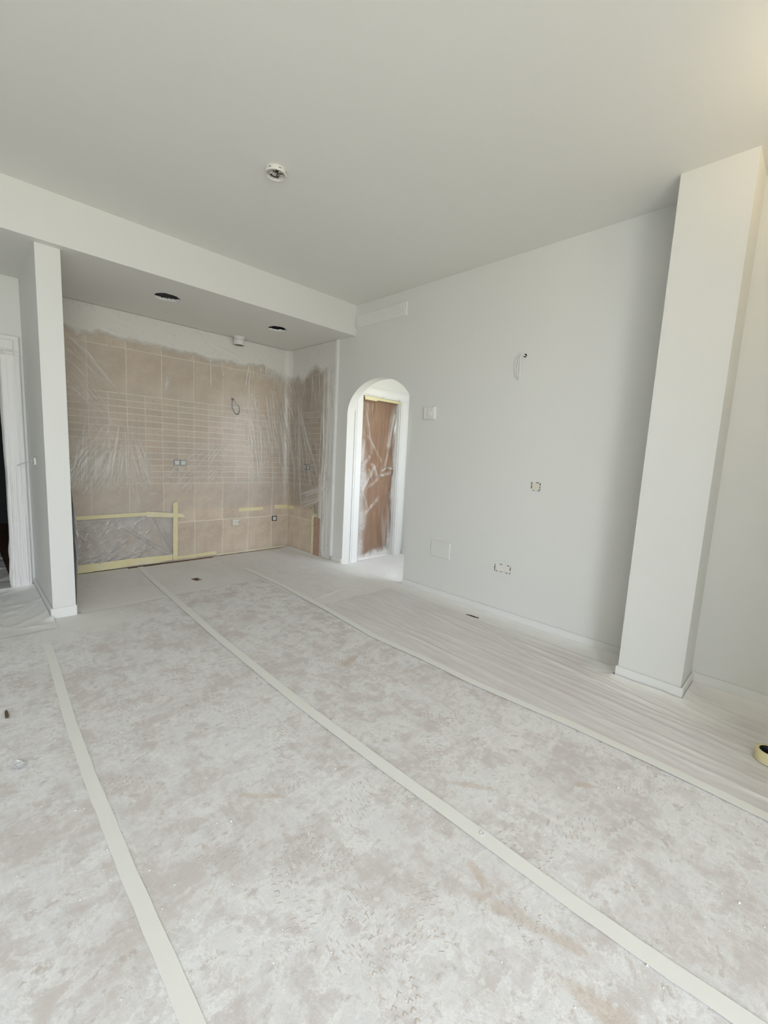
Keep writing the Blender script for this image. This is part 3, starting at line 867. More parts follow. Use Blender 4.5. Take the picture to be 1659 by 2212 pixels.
# ------------------------------------------------------------------ clear film over the tiled walls
def kitchen_film():
    yF, xF, r = YK - 0.026, -0.026, 0.10
    s0 = PX1 + 0.003
    L1 = (xF - r) - s0
    La = r * math.pi / 2
    L2 = (yF - r) - 4.043
    LT = L1 + La + L2
    z0, z1 = 0.02, ZB - 0.003
    res = 0.005
    nu, nv = int(LT / res), int((z1 - z0) / res)
    U, V = np.meshgrid(np.linspace(0, LT, nu), np.linspace(z0, z1, nv))
    def sb(x): return x - s0
    def sr(y): return L1 + La + (yF - r - y)
    R = random.Random(17)
    F = []
    # fan gathered above the crumpled panel, left
    for i in range(95):
        x1 = R.uniform(-2.56, -1.60)
        x0 = -1.93 + (x1 + 1.93) * R.uniform(0.22, 0.45)
        zt, zb_ = R.uniform(1.15, 1.62), R.uniform(0.72, 0.95)
        F.append((sb(x0), zt, sb(x1), zb_, R.uniform(0.004, 0.008), R.uniform(0.001, 0.0035)))
    for i in range(45):
        x1 = R.uniform(-2.55, -2.1); a = R.uniform(0.35, 0.9)
        F.append((sb(x1), R.uniform(0.65, 0.95), sb(x1 + 0.15 * R.random()), R.uniform(1.1, 1.65), R.uniform(0.004, 0.008), R.uniform(0.001, 0.003)))
    # diagonal pulls rising to the right
    for i in range(52):
        x1 = R.uniform(-1.65, -1.05); q = R.uniform(0.12, 0.42)
        zz = R.uniform(0.66, 1.05) + (x1 + 1.4) * 0.35
        F.append((sb(x1), zz, sb(x1 + q * 0.70), zz + q * 0.85, R.uniform(0.004, 0.007), R.uniform(0.0015, 0.004)))
    # top left corner pulls
    for i in range(34):
        q = R.uniform(0.2, 0.75); o = R.uniform(0, 0.5)
        F.append((sb(-2.58 + 0.25 * R.random()), 2.38 - o, sb(-2.58 + 0.2 + q * 0.62), 2.38 - o - q * 0.8, R.uniform(0.005, 0.009), R.uniform(0.001, 0.003)))
    # long vertical runs towards the right corner
    for i in range(90):
        x1 = R.uniform(-0.62, -0.05)
        zt = R.uniform(1.6, 2.25); q = R.uniform(0.3, 1.1)
        F.append((sb(x1 - 0.12 * R.random()), zt, sb(x1 + 0.06), zt - q, R.uniform(0.004, 0.008), R.uniform(0.001, 0.0045)))
    # fan from the corner on the return
    for i in range(70):
        q = R.uniform(0.3, 1.3); a = R.uniform(-0.05, 0.55)
        o = R.uniform(-0.10, 0.30); zt = R.uniform(1.5, 2.32)
        F.append((L1 + La * 0.5 + o, zt, L1 + La * 0.5 + o + q * math.sin(a), zt - q * math.cos(a), R.uniform(0.005, 0.010), R.uniform(0.001, 0.005)))
    # upright bunching at the outer edge of the return
    for i in range(46):
        y = R.uniform(4.06, 4.30); zt = R.uniform(0.3, 1.2) if i % 2 else R.uniform(0.7, 2.3); q = R.uniform(0.25, 0.8)
        F.append((sr(y), zt, sr(y + R.uniform(-0.03, 0.03)), max(0.04, zt - q), R.uniform(0.006, 0.013), R.uniform(0.004, 0.013)))
    for i in range(16):
        zz = R.uniform(0.62, 0.84)
        F.append((sr(R.uniform(4.5, 4.72)), zz - 0.06, sr(R.uniform(4.2, 4.3)), zz + 0.08, R.uniform(0.005, 0.009), R.uniform(0.004, 0.009)))
    # pulls along the ceiling edge
    for i in range(46):
        x1 = R.uniform(-2.5, -0.4); q = R.uniform(0.1, 0.45)
        zz = R.uniform(2.34, 2.53)
        F.append((sb(x1), zz + 0.04, sb(x1 + q), zz - 0.03, R.uniform(0.005, 0.010), R.uniform(0.002, 0.006)))
    for i in range(60):
        x1 = R.uniform(-2.5, -0.1); q = R.uniform(0.05, 0.25); a = R.uniform(-0.4, 1.2); zz = R.uniform(0.6, 2.2)
        F.append((sb(x1), zz, sb(x1 + q * math.cos(a)), zz + q * math.sin(a), R.uniform(0.005, 0.010), R.uniform(0.001, 0.004)))
    Hf = folds(U, V, F)
    big = fbm(U * 2.2, V * 2.2, 77, 3) - 0.5
    disp = 0.30 * Hf + 0.012 * big + 0.002 * (fbm(U * 14, V * 9, 78, 3) - 0.5)
    disp = np.maximum(disp, -0.008)
    fade = sstep(z1, z1 - 0.05, V)
    disp = disp * fade
    # path
    X = np.where(U < L1, s0 + U, 0.0); Y = np.where(U < L1, yF, 0.0)
    NX = np.zeros_like(U); NY = np.full_like(U, -1.0)
    ar = (U >= L1) & (U < L1 + La)
    th = (U - L1) / r
    X = np.where(ar, xF - r + r * np.sin(th), X); Y = np.where(ar, yF - r + r * np.cos(th), Y)
    NX = np.where(ar, -np.sin(th), NX); NY = np.where(ar, -np.cos(th), NY)
    ri = U >= L1 + La
    X = np.where(ri, xF, X); Y = np.where(ri, yF - r - (U - L1 - La), Y)
    NX = np.where(ri, -1.0, NX); NY = np.where(ri, 0.0, NY)
    P_ = np.stack([X + NX * disp, Y + NY * disp, V], -1)
    # sprayed paint along the top and the outer edge
    ex = [sb(x) for x in (-2.594, -2.40, -2.315, -2.113, -1.918, -1.665, -1.531, -1.342, -1.143, -0.93, -0.70, -0.46, -0.27, -0.104)] + [sr(y) for y in (4.88, 4.79, 4.69, 4.55, 4.45, 4.33, 4.22)]
    ez = [2.40, 2.35, 2.321, 2.368, 2.343, 2.335, 2.316, 2.331, 2.316, 2.31, 2.30, 2.353, 2.332, 2.274, 2.25, 2.30, 2.23, 2.31, 2.37, 2.33, 2.30]
    E_ = np.interp(U, ex, ez) + 0.05 * (fbm(U * 9, V * 3, 81) - 0.5)
    soft = np.where(U > L1 - 0.25, 0.13, 0.05) * (0.6 + 0.9 * fbm(U * 25, V * 2, 85))
    paint = 0.92 * sstep(E_ - soft, E_ + 0.035, V)
    out_ = sstep(4.33, 4.14, np.where(ri, Y, 9.0)) * (0.62 + 0.25 * fbm(U * 5, V * 2, 83))
    paint = np.maximum(paint, out_)
    paint = np.maximum(paint, 0.25 * sstep(0.30, 0.0, np.abs(U - L1 - La * 0.4)) * sstep(1.9, 2.35, V))
    D_ = [(sb(-1.065), 2.37, sb(-1.058), 1.955, 0.004, 1.0), (sb(-0.93), 2.34, sb(-0.93), 2.17, 0.004, 1.0), (sb(-0.60), 2.30, sb(-0.66), 1.93, 0.004, 1.0), (sb(-0.57), 2.28, sb(-0.61), 2.02, 0.004, 0.9)]
    for i in range(20):
        x1 = R.uniform(-0.62, -0.12); D_.append((sb(x1), 2.33, sb(x1 - 0.02 * R.random()), 2.33 - R.uniform(0.06, 0.22), 0.004, 0.8))
    for i in range(9):
        y = R.uniform(4.35, 4.8); D_.append((sr(y), 2.25, sr(y - 0.03 * R.random()), 2.25 - R.uniform(0.1, 0.5), 0.004, 0.7))
    D_ += [(sb(-1.52), 2.05, sb(-1.55), 1.86, 0.018, 0.35)]
    paint = np.clip(np.maximum(paint, folds(U, V, D_)), 0, 1)
    fold = np.clip(Hf / 0.0055, 0, 1.3) + 0.30 * sstep(1.3, 0.95, V) * np.exp(-((U - sb(-1.95)) / 0.35) ** 2)
    # lower edge: above the taped panel, down to the floor at the outer edge
    bot = np.where(U > sb(-1.44), 0.592, 0.555)
    bot = np.where(ri & (Y < 4.425), 0.50 + 0.1 * (Y - 4.25), bot)
    bot = np.where(ri & (Y < 4.245), 0.03, bot)
    keep = V >= bot
    return tag(grid_mesh('masking_film', P_, M['film'], None, {'paint': paint, 'fold': fold}, keep), 'clear masking film with white overspray hung over the kitchen tiles', 'plastic film')
kitchen_film()

def panel_film():
    x0, x1, z0, z1 = PX1 + 0.012, -1.486, 0.012, 0.553
    res = 0.006
    U, V = np.meshgrid(np.linspace(x0, x1, int((x1 - x0) / res)), np.linspace(z0, z1, int((z1 - z0) / res)))
    R = random.Random(4)
    F = [(-1.50, 0.06, -2.02, 0.47, 0.014, 0.022), (-1.50, 0.08, -1.72, 0.53, 0.010, 0.016), (-1.50, 0.14, -1.66, 0.52, 0.007, 0.010), (-2.55, 0.50, -1.9, 0.535, 0.010, 0.012)]
    for i in range(120):
        u, v, a, q = R.uniform(-2.58, -1.75), R.uniform(0.05, 0.48), R.gauss(0.3, 0.9), R.uniform(0.03, 0.14)
        F.append((u, v, u + q * math.cos(a), v + q * math.sin(a), R.uniform(0.005, 0.010), R.uniform(0.003, 0.010)))
    for i in range(50):
        u, v, a, q = R.uniform(-2.58, -1.9), R.uniform(0.04, 0.18), R.gauss(0.35, 0.3), R.uniform(0.08, 0.3)
        F.append((u, v, u + q * math.cos(a), v + q * math.sin(a), R.uniform(0.005, 0.010), R.uniform(0.004, 0.012)))
    Hf = folds(U, V, F)
    edge = np.minimum(np.minimum(V - z0, z1 - V) / 0.05, (x1 - U) / 0.05).clip(0, 1)
    disp = (Hf + 0.012 * fbm(U * 6, V * 6, 5)) * edge
    P_ = np.stack([U, YK - 0.013 - disp, V], -1)
    fold = np.clip(Hf / 0.015, 0, 1)
    grid = grid_mesh('masking_film', P_, M['film_grey'], None, {'paint': 0.0 * U, 'fold': fold})
    return tag(grid, 'crumpled grey film panel taped low on the kitchen tiles beside the pillar', 'plastic film')
panel_film()

# film draped down the kitchen side of the pillar
def pillar_film():
    y0, y1, z0, z1 = PY + 0.04, 4.30, 0.03, 1.1
    V, U = np.meshgrid(np.linspace(z0, z1, 140), np.linspace(y0, y1, 60), indexing='ij')
    d = 0.004 + 0.035 * np.clip(1 - np.abs(V - 0.5) / 0.55, 0, 1) * (0.6 + 0.6 * fbm(U * 6, V * 5, 91)) + folds(U, V, rand_folds(30, (y0, y1), (0.1, 0.9), (1.4, 0.25), (0.15, 0.5), (0.008, 0.015), (0.002, 0.008), 14))
    P_ = np.stack([PX1 + d, U, V], -1)
    return tag(grid_mesh('masking_film', P_, M['film_grey'], None, {'paint': 0.7 + 0 * U, 'fold': 0.2 + 0 * U}), 'loose film hanging on the kitchen side of the pillar', 'plastic film')
pillar_film()

# brown gap with reddish film by the outer tapes of the tiled return
def gap_film():
    U, V = np.meshgrid(np.linspace(4.252, 4.392, 36), np.linspace(0.02, 0.508, 110))
    F = rand_folds(34, (4.26, 4.38), (0.05, 0.45), (1.9, 0.5), (0.05, 0.22), (0.004, 0.008), (0.002, 0.006), 23)
    Hf = folds(U, V, F)
    P_ = np.stack([-0.018 - Hf - 0.004 * fbm(U * 20, V * 20, 3), U, V], -1)
    return tag(grid_mesh('brown_film_panel', P_, M['gapfilm'], None, {'paint': 0.15 * sstep(0.2, 0.02, V), 'fold': np.clip(Hf / 0.008, 0, 1)}), 'narrow reddish brown film panel framed by tape at the tiled return', 'plastic film')
M['gapfilm'] = simple('reddish brown film', (0.42, 0.28, 0.22), 0.35, 0.5, 0.15, 12, 0.15)
gap_film()

# ------------------------------------------------------------------ wall tapes
def wall_tape(poly, plane, val, lab, mat='tape', th=0.0008, off=0.0):
    """poly: 4+ corners in wall coordinates; plane 'y' (x, z) or 'x' (y, z)."""
    k = len(poly)
    # ragged ends: subdivide the edges a little
    pts = []
    r = random.Random(int(abs(poly[0][0]) * 997 + abs(poly[0][1]) * 131))
    for i in range(k):
        a, b = poly[i], poly[(i + 1) % k]
        nseg = max(1, int(math.dist(a, b) / 0.012))
        for j in range(nseg):
            u = j / nseg
            e = 0.0011 if j else 0
            pts.append((a[0] + (b[0] - a[0]) * u + r.uniform(-e, e), a[1] + (b[1] - a[1]) * u + r.uniform(-e, e)))
    n_ = len(pts)
    def P3(p, d):
        return (p[0], val - d, p[1]) if plane == 'y' else (val - d, p[0], p[1])
    v = [P3(p, off) for p in pts] + [P3(p, off + th) for p in pts]
    f = [tuple(range(n_)), tuple(range(n_, 2 * n_))[::-1]] + [(i, (i + 1) % n_, n_ + (i + 1) % n_, n_ + i) for i in range(n_)]
    me = bpy.data.meshes.new('masking_tape'); me.from_pydata(v, [], f); recalc(me)
    return tag(link('masking_tape', me, M[mat]), lab, 'masking tape', 'yellow tapes on the kitchen tiles')
TY = YK - 0.004
wall_tape([(-2.58, 0.538), (-1.72, 0.545), (-1.72, 0.582), (-2.58, 0.575)], 'y', TY, 'long level tape along the top of the grey film panel', off=0.024)
wall_tape([(-1.76, 0.532), (-1.358, 0.500), (-1.385, 0.545), (-1.76, 0.590)], 'y', TY, 'short level tape crossing the upright tape at the panel corner', 'tape_pale', off=0.0262)
wall_tape([(-1.497, 0.026), (-1.447, 0.022), (-1.438, 0.682), (-1.487, 0.672)], 'y', TY, 'upright tape down the right side of the grey film panel', off=0.0284)
wall_tape([(-2.58, -0.0), (-1.50, 0.024), (-1.50, 0.086), (-1.913, 0.094), (-2.58, 0.088)], 'y', TY, 'broad tape along the foot of the grey film panel', off=0.026)
wall_tape([(-1.93, 0.022), (-1.64, 0.012), (-1.632, 0.045), (-1.93, 0.048)], 'y', TY, 'lower short tape lapping the foot of the grey film panel', 'tape_pale', off=0.029)
wall_tape([(-1.95, 0.03), (-1.90, 0.03), (-1.90, 0.098), (-1.965, 0.098)], 'y', TY, 'small tape patch where the middle floor seam meets the panel foot', off=0.031)
wall_tape([(-1.447, 0.020), (-0.985, 0.018), (-0.992, 0.062), (-1.447, 0.052)], 'y', TY, 'tape above the bare brown strip at the foot of the tiles', off=0.001)
wall_tape([(-0.985, 0.004), (-0.02, 0.004), (-0.02, 0.022), (-0.985, 0.020)], 'y', TY, 'thin tape along the floor joint below the sockets', 'tape_pale', off=0.001)
wall_tape([(-0.706, 0.528), (-0.370, 0.533), (-0.378, 0.572), (-0.707, 0.570)], 'y', TY, 'lone tape strip on the tiles above the white socket box', 'tape', off=0.004)
wall_tape([(-0.200, 0.538), (-0.012, 0.533), (-0.012, 0.584), (-0.204, 0.590)], 'y', TY, 'tape strip running into the tiled corner from the left', off=0.004)
wall_tape([(5.008, 0.533), (4.842, 0.543), (4.848, 0.586), (5.008, 0.580)], 'x', -0.004, 'tape strip running out of the tiled corner to the right', 'tape', off=0.004)
wall_tape([(4.432, 0.03), (4.386, 0.03), (4.386, 0.630), (4.432, 0.642)], 'x', -0.004, 'upright tape left of the reddish film panel', off=0.018)
wall_tape([(4.40, 0.500), (4.25, 0.515), (4.25, 0.548), (4.40, 0.552)], 'x', -0.004, 'short tape across the top of the reddish film panel', 'tape_pale', off=0.021)
wall_tape([(4.258, 0.02), (4.240, 0.02), (4.240, 0.515), (4.256, 0.515)], 'x', -0.004, 'narrow upright tape right of the reddish film panel', off=0.016)
wall_tape([(4.98, 0.004), (4.40, 0.002), (4.40, 0.024), (4.98, 0.022)], 'x', -0.004, 'thin tape along the floor joint of the tiled return', 'tape_pale', off=0.001)
wall_tape([(4.24, 0.004), (YA1 + 0.02, 0.002), (YA1 + 0.02, 0.03), (4.24, 0.022)], 'x', -0.0132, 'thin yellow tape along the floor between return and arch', 'tape_pale', off=0.001)
wall_tape([(-2.575, 0.27), (-2.55, 0.25), (-2.55, 0.32), (-2.578, 0.325)], 'y', 4.2, 'tiny tape tab on the film beside the pillar', 'tape_pale')

# ------------------------------------------------------------------ door film in the lobby
def door_film():
    x0, x1, z0, z1 = LX_D0 + 0.013, LX_D1 - 0.013, 0.006, 2.045
    res = 0.006
    U, V = np.meshgrid(np.linspace(x0, x1, int((x1 - x0) / res)), np.linspace(z0, z1, int((z1 - z0) / res)))
    F = [(0.28, 1.95, 0.45, 1.30, 0.012, 0.020), (0.34, 1.55, 0.62, 1.22, 0.010, 0.018), (0.50, 1.20, 0.30, 0.85, 0.012, 0.020), (0.30, 0.88, 0.42, 0.62, 0.010, 0.018),
         (0.45, 1.22, 0.56, 1.00, 0.018, 0.026), (0.56, 1.05, 0.80, 1.10, 0.016, 0.024), (0.38, 0.90, 0.58, 1.02, 0.014, 0.018), (0.40, 1.15, 0.47, 0.98, 0.012, 0.02),
         (0.80, 1.93, 0.70, 1.35, 0.020, 0.030), (0.84, 1.90, 0.80, 1.40, 0.014, 0.020), (0.72, 1.38, 0.66, 1.12, 0.012, 0.018), (0.33, 0.55, 0.60, 0.78, 0.014, 0.016),
         (0.66, 0.62, 0.72, 0.08, 0.016, 0.020), (0.76, 0.70, 0.80, 0.10, 0.018, 0.024), (0.72, 0.55, 0.74, 0.10, 0.014, 0.02), (0.32, 1.98, 0.36, 1.80, 0.010, 0.012), (0.42, 1.98, 0.42, 1.78, 0.010, 0.010),
         (0.60, 1.10, 0.68, 1.16, 0.012, 0.03), (0.68, 1.16, 0.84, 1.14, 0.010, 0.03), (0.58, 1.08, 0.64, 1.05, 0.012, 0.02), (0.30, 1.52, 0.27, 1.2, 0.02, 0.02)]
    F = [(a, b, c_, d_, w * 1.5, h * 0.9) for a, b, c_, d_, w, h in F]
    F += rand_folds(40, (x0 + 0.05, x1 - 0.05), (0.1, 1.9), (1.4, 0.7), (0.06, 0.25), (0.012, 0.03), (0.003, 0.008), 33)
    Hf = folds(U, V, F)
    edge = np.clip(np.minimum(U - x0, x1 - U) / 0.05, 0, 1)
    big = 0.03 * edge * fbm(U * 3, V * 1.6, 55, 3) + 0.02 * edge
    Yp = LY + 0.050 - (Hf * (0.3 + 0.7 * edge) + big) * 0.9
    Yp = np.where(V > LDZ, LY - 0.021 - 0.5 * Hf, Yp * 1.0)
    tz = sstep(LDZ - 0.10, LDZ, V)
    Yp = np.where(V > LDZ, Yp, Yp * (1 - tz) + (LY - 0.021) * tz)
    e = (fbm(U * 12, V * 6, 57) - 0.5)
    pl_ = sstep(0.16, 0.02, U - x0 + 0.10 * e + 0.05 * sstep(1.0, 1.6, V)) * 0.55 * sstep(1.75, 1.2, V)
    pr_ = sstep(0.10, 0.01, x1 - U + 0.12 * e) * 0.85
    pb_ = sstep(0.13, 0.02, V - z0 + 0.15 * e) * 0.75
    bump_ = 0.02 * np.sin((U - x0) * 9)
    pt_ = sstep(2.005, 2.035, V + bump_ + 0.04 * e) * 0.9
    paint = np.maximum.reduce([pl_, pr_, pb_, pt_])
    return tag(grid_mesh('door_film', np.stack([U, Yp, V], -1), M['film_door'], None, {'paint': np.clip(paint, 0, 1), 'fold': np.clip((Hf - 0.004) / 0.03, 0, 1)}), 'glossy wrinkled film taped over the brown lobby door', 'plastic film')
door_film()
def lobby_tape():
    mb = MB()
    # folded over, lower edge curling away
    n_ = 24
    pts = []
    for i in range(n_ + 1):
        u = i / n_
        x = LX_D0 + 0.0 + (0.60) * u
        z = 1.992 - 0.004 * u
        w = 0.046 if u < 0.33 else 0.034
        c_ = 0.010 + 0.022 * u
        pts.append([(x, LY - 0.034, z), (x, LY - 0.036 - 0.3 * c_, z - w * 0.5), (x, LY - 0.035 - c_, z - w)])
    v, f = [], []
    for row in pts: v += row
    for i in range(n_):
        for k in range(2):
            f.append((i * 3 + k, i * 3 + k + 1, i * 3 + 4 + k, i * 3 + 3 + k))
    me = bpy.data.meshes.new('masking_tape'); me.from_pydata(v, [], f)
    o = link('masking_tape', me, M['tape'])
    md = o.modifiers.new('thickness', 'SOLIDIFY'); md.thickness = 0.001
    tag(o, 'peeling yellow tape across the top of the lobby door', 'masking tape')
lobby_tape()

# film wrapped round the hall door frame
def frame_film():
    # profile (x, y) running round the right hand architrave and jamb
    prof_ = [(-2.760, YH - 0.031), (-2.80, YH - 0.040), (-2.835, YH - 0.040), (-2.862, YH - 0.036), (-2.879, YH - 0.028), (-2.882, YH + 0.02), (-2.882, YH + 0.10)]
    n_ = 70
    zs = np.linspace(0.012, 1.965, 190)
    seg = np.linspace(0, len(prof_) - 1, n_)
    X = np.interp(seg, range(len(prof_)), [p_[0] for p_ in prof_]); Y = np.interp(seg, range(len(prof_)), [p_[1] for p_ in prof_])
    U, V = np.meshgrid(seg, zs)
    F = rand_folds(26, (0.2, 5.5), (0.1, 1.9), (1.57, 0.02), (0.3, 1.2), (0.10, 0.22), (0.002, 0.007), 61) + rand_folds(22, (2, 5.5), (0.03, 0.35), (1.2, 0.5), (0.1, 0.3), (0.08, 0.2), (0.004, 0.010), 62)
    d = folds(U, V, F) + 0.004 * fbm(U * 2, V * 6, 63)
    P_ = np.stack([X[None, :] - d * sstep(2.5, 4, U), Y[None, :] - d * (1 - sstep(3, 4.2, U)), V], -1)
    return tag(grid_mesh('door_frame_film', P_, M['floor_film'], None, {'paint': 0.85 - 0.5 * sstep(3.2, 4.4, U)}), 'painted film wrapped around the hall door frame', 'plastic film')
frame_film()

# ------------------------------------------------------------------ small fittings
# smoke alarm base
sm = tag(empty('smoke_alarm_base', (-1.779, 2.412, H)), 'round white smoke alarm base on the ceiling with open inside', 'smoke alarm')
MB().lathe([(0.0, -0.004), (0.050, -0.004), (0.056, -0.002), (0.056, 0.0), (0.0, 0.0)], (0, 0, 0), 40).build('back_plate', M['plastic'], sm, True)
MB().lathe([(0.059, 0.0), (0.061, -0.008), (0.0595, -0.024), (0.0565, -0.027), (0.053, -0.024), (0.052, -0.004)], (0, 0, 0), 48).build('rim', M['plastic'], sm, True)
sm_rim = bpy.data.objects['rim.002'] if 'rim.002' in bpy.data.objects else None
for a0 in (200, 255, 300, 20, 110):
    a = math.radians(a0)
    mb = MB()
    for k in range(5):
        b0, b1 = a + k * 0.05, a + (k + 1) * 0.05
        mb.quad((0.0612 * math.cos(b0), 0.0612 * math.sin(b0), -0.011), (0.0612 * math.cos(b1), 0.0612 * math.sin(b1), -0.011), (0.0610 * math.cos(b1), 0.0610 * math.sin(b1), -0.016), (0.0610 * math.cos(b0), 0.0610 * math.sin(b0), -0.016))
    mb.build('slot', M['grey_plastic'], sm_rim or sm)
for k in range(4):
    a = math.radians(35 + 90 * k)
    c_, s_ = 0.028 * math.cos(a), 0.028 * math.sin(a)
    tm_ = MB().box((c_ - 0.009, s_ - 0.007, -0.018), (c_ + 0.009, s_ + 0.007, -0.004), 0.002).build('terminal', M['cream_plastic'], sm)
    MB().lathe([(0.0, -0.021), (0.0045, -0.021), (0.0045, -0.018)], (c_, s_, 0), 10).build('screw', M['black'], tm_)
r = random.Random(2)
for k in range(5):
    a = r.uniform(0, 6.28); b = a + r.uniform(0.8, 2.2)
    MB().tube([(0.012 * math.cos(a), 0.012 * math.sin(a), -0.006), (0.02 * math.cos((a + b) / 2), 0.02 * math.sin((a + b) / 2), -0.024), (0.034 * math.cos(b), 0.034 * math.sin(b), -0.020), (0.040 * math.cos(b + 0.3), 0.040 * math.sin(b + 0.3), -0.010)], 0.0022, 6).build('wire', (M['black'], M['copper'], M['cable'])[k % 3], sm, True)
MB().box((-0.010, -0.012, -0.0055), (0.012, 0.012, -0.0045)).build('cable_hole', M['black'], sm)

# duct stub under the lowered ceiling
du = tag(empty('duct_stub', (-0.762, 4.925, ZB)), 'short white extractor duct stub hanging above the kitchen tiles', 'duct')
MB().lathe([(0.060, 0.0), (0.060, -0.044), (0.0625, -0.046), (0.0625, -0.049), (0.060, -0.051), (0.060, -0.092), (0.057, -0.094), (0.055, -0.090), (0.055, -0.005)], (0, 0, 0), 40).build('pipe', M['gloss_paint'], du, True)
MB().lathe([(0.0555, -0.086), (0.0, -0.086)], (0, 0, 0), 32).build('open_end', M['void'], du)
MB().lathe([(0.066, 0.0), (0.066, -0.005), (0.060, -0.007)], (0, 0, 0), 40).build('collar', M['gloss_paint'], du, True)

def plate(name, c, w, h, plane, lab, cat, parts, mat, depth=0.008, group=None, bev=0.002, lift=0.0):
    """flush wall plate centred at c; plane 'y' faces -Y, 'x' faces -X.  parts: (name, du, dv, w, h, d0, d1, mat)."""
    t_ = tag(empty(name, c), lab, cat, group)
    def b(nm, du_, dv_, ww, hh, d0, d1, mm, bv):
        if plane == 'y':
            lo, hi = (du_ - ww / 2, -d1, dv_ - hh / 2), (du_ + ww / 2, -d0, dv_ + hh / 2)
        elif plane == 'x':
            lo, hi = (-d1, du_ - ww / 2, dv_ - hh / 2), (-d0, du_ + ww / 2, dv_ + hh / 2)
        return MB().box(lo, hi, bv).build(nm, M[mm], t_)
    b('back_plate', 0, 0, w, h, lift, lift + depth, mat, bev)
    hosts, ns = [], 0
    for (nm, du_, dv_, ww, hh, d0, d1, mm) in parts:
        o = b(nm, du_, dv_, ww, hh, lift + d0, lift + d1, mm, min(0.0015, (d1 - d0) * 0.3))
        if nm in ('rocker', 'module', 'insert'):
            hosts.append(o)
        elif nm == 'slot' and hosts:
            o.parent = hosts[ns % len(hosts)]; ns += 1
    return t_
TF = YK - 0.0036
plate('wall_switch', (-1.400, TF, 1.117), 0.138, 0.066, 'y', 'grey double switch under film on the kitchen tiles', 'switch',
      [('rocker', -0.034, 0, 0.050, 0.046, 0.006, 0.011, 'plastic'), ('rocker', 0.034, 0, 0.050, 0.046, 0.006, 0.011, 'plastic')], 'grey_plastic', 0.007)
so = plate('wall_socket', (-0.752, TF, 0.398), 0.088, 0.078, 'y', 'cream surface socket box with three modules on the kitchen tiles', 'socket',
      [('module', -0.022, 0.004, 0.018, 0.030, 0.024, 0.028, 'plastic'), ('module', 0.0, 0.004, 0.018, 0.030, 0.024, 0.028, 'plastic'), ('module', 0.022, 0.004, 0.018, 0.030, 0.024, 0.028, 'plastic'),
       ('slot', -0.011, 0.004, 0.0035, 0.016, 0.026, 0.0290, 'grey_plastic'), ('slot', 0.0, 0.004, 0.0035, 0.016, 0.026, 0.0290, 'grey_plastic'), ('slot', 0.011, 0.004, 0.0035, 0.016, 0.026, 0.0290, 'grey_plastic'),
       ('screw', -0.036, 0.0, 0.005, 0.005, 0.024, 0.0265, 'grey_plastic'), ('terminal', 0.035, 0.002, 0.007, 0.018, 0.024, 0.027, 'brown')], 'cream_plastic', 0.026, None, 0.004)
plate('wall_socket', (-0.205, TF, 0.410), 0.072, 0.066, 'y', 'dark framed flush socket low on the tiles by the corner', 'socket',
      [('insert', 0.0, 0, 0.048, 0.046, 0.006, 0.010, 'plastic'), ('slot', -0.010, 0.010, 0.012, 0.005, 0.009, 0.011, 'black'), ('slot', 0.008, 0.0, 0.016, 0.005, 0.009, 0.011, 'black'), ('slot', -0.006, -0.010, 0.010, 0.005, 0.009, 0.011, 'black')], 'black', 0.007)
plate('wall_switch', (-0.0036, 4.588, 1.117), 0.138, 0.068, 'x', 'black framed double switch under film on the tiled return', 'switch',
      [('rocker', -0.033, 0, 0.042, 0.050, 0.006, 0.011, 'plastic'), ('rocker', 0.033, 0, 0.042, 0.050, 0.006, 0.011, 'plastic'), ('slot', -0.033, 0, 0.006, 0.036, 0.0105, 0.012, 'grey_plastic'), ('slot', 0.033, 0, 0.006, 0.036, 0.0105, 0.012, 'grey_plastic')], 'black', 0.007)
plate('wall_switch', (-0.0036, 4.232, 1.110), 0.056, 0.062, 'x', 'single pale switch under white film at the edge of the tiled return', 'switch',
      [('rocker', 0, 0, 0.040, 0.046, 0.005, 0.010, 'plastic')], 'plastic', 0.012)

# cable loop hanging from a small hole in the kitchen tiles
cb = tag(empty('cable_loop', (-0.79, TF, 1.885)), 'dark cable loop hanging out of the kitchen tiles', 'cable')
MB().box((-0.018, -0.004, -0.014), (0.014, 0.0, 0.014), 0.001).build('outlet_hole', M['void'], cb)
lp = [(0, -0.002, 0), (-0.010, -0.014, -0.02), (-0.016, -0.018, -0.06), (-0.012, -0.018, -0.105), (0.008, -0.018, -0.145), (0.035, -0.018, -0.170), (0.058, -0.018, -0.172), (0.074, -0.018, -0.150), (0.078, -0.018, -0.115), (0.073, -0.018, -0.088), (0.063, -0.018, -0.064)]
def catmull(P_, n_=6):
    P_ = [Vector(p_) for p_ in P_]
    out_ = []
    for i in range(len(P_) - 1):
        a, b, c_, d_ = P_[max(i - 1, 0)], P_[i], P_[i + 1], P_[min(i + 2, len(P_) - 1)]
        for k in range(n_):
            u = k / n_
            out_.append(0.5 * ((2 * b) + (c_ - a) * u + (2 * a - 5 * b + 4 * c_ - d_) * u * u + (3 * b - a - 3 * c_ + d_) * u ** 3))
    out_.append(P_[-1])
    return out_
MB().tube(catmull(lp), 0.0042, 8).build('cable', M['cable'], cb, True)
MB().tube(catmull([(0.004, -0.002, 0.002), (0.016, -0.012, -0.015), (0.030, -0.016, -0.040), (0.050, -0.018, -0.062), (0.066, -0.018, -0.072)]), 0.0026, 8).build('wire', M['cable'], cb, True)
MB().tube(catmull([(0.035, -0.016, -0.170), (0.062, -0.014, -0.160), (0.074, -0.014, -0.130)]), 0.0026, 8).build('wire', M['cable'], cb, True)

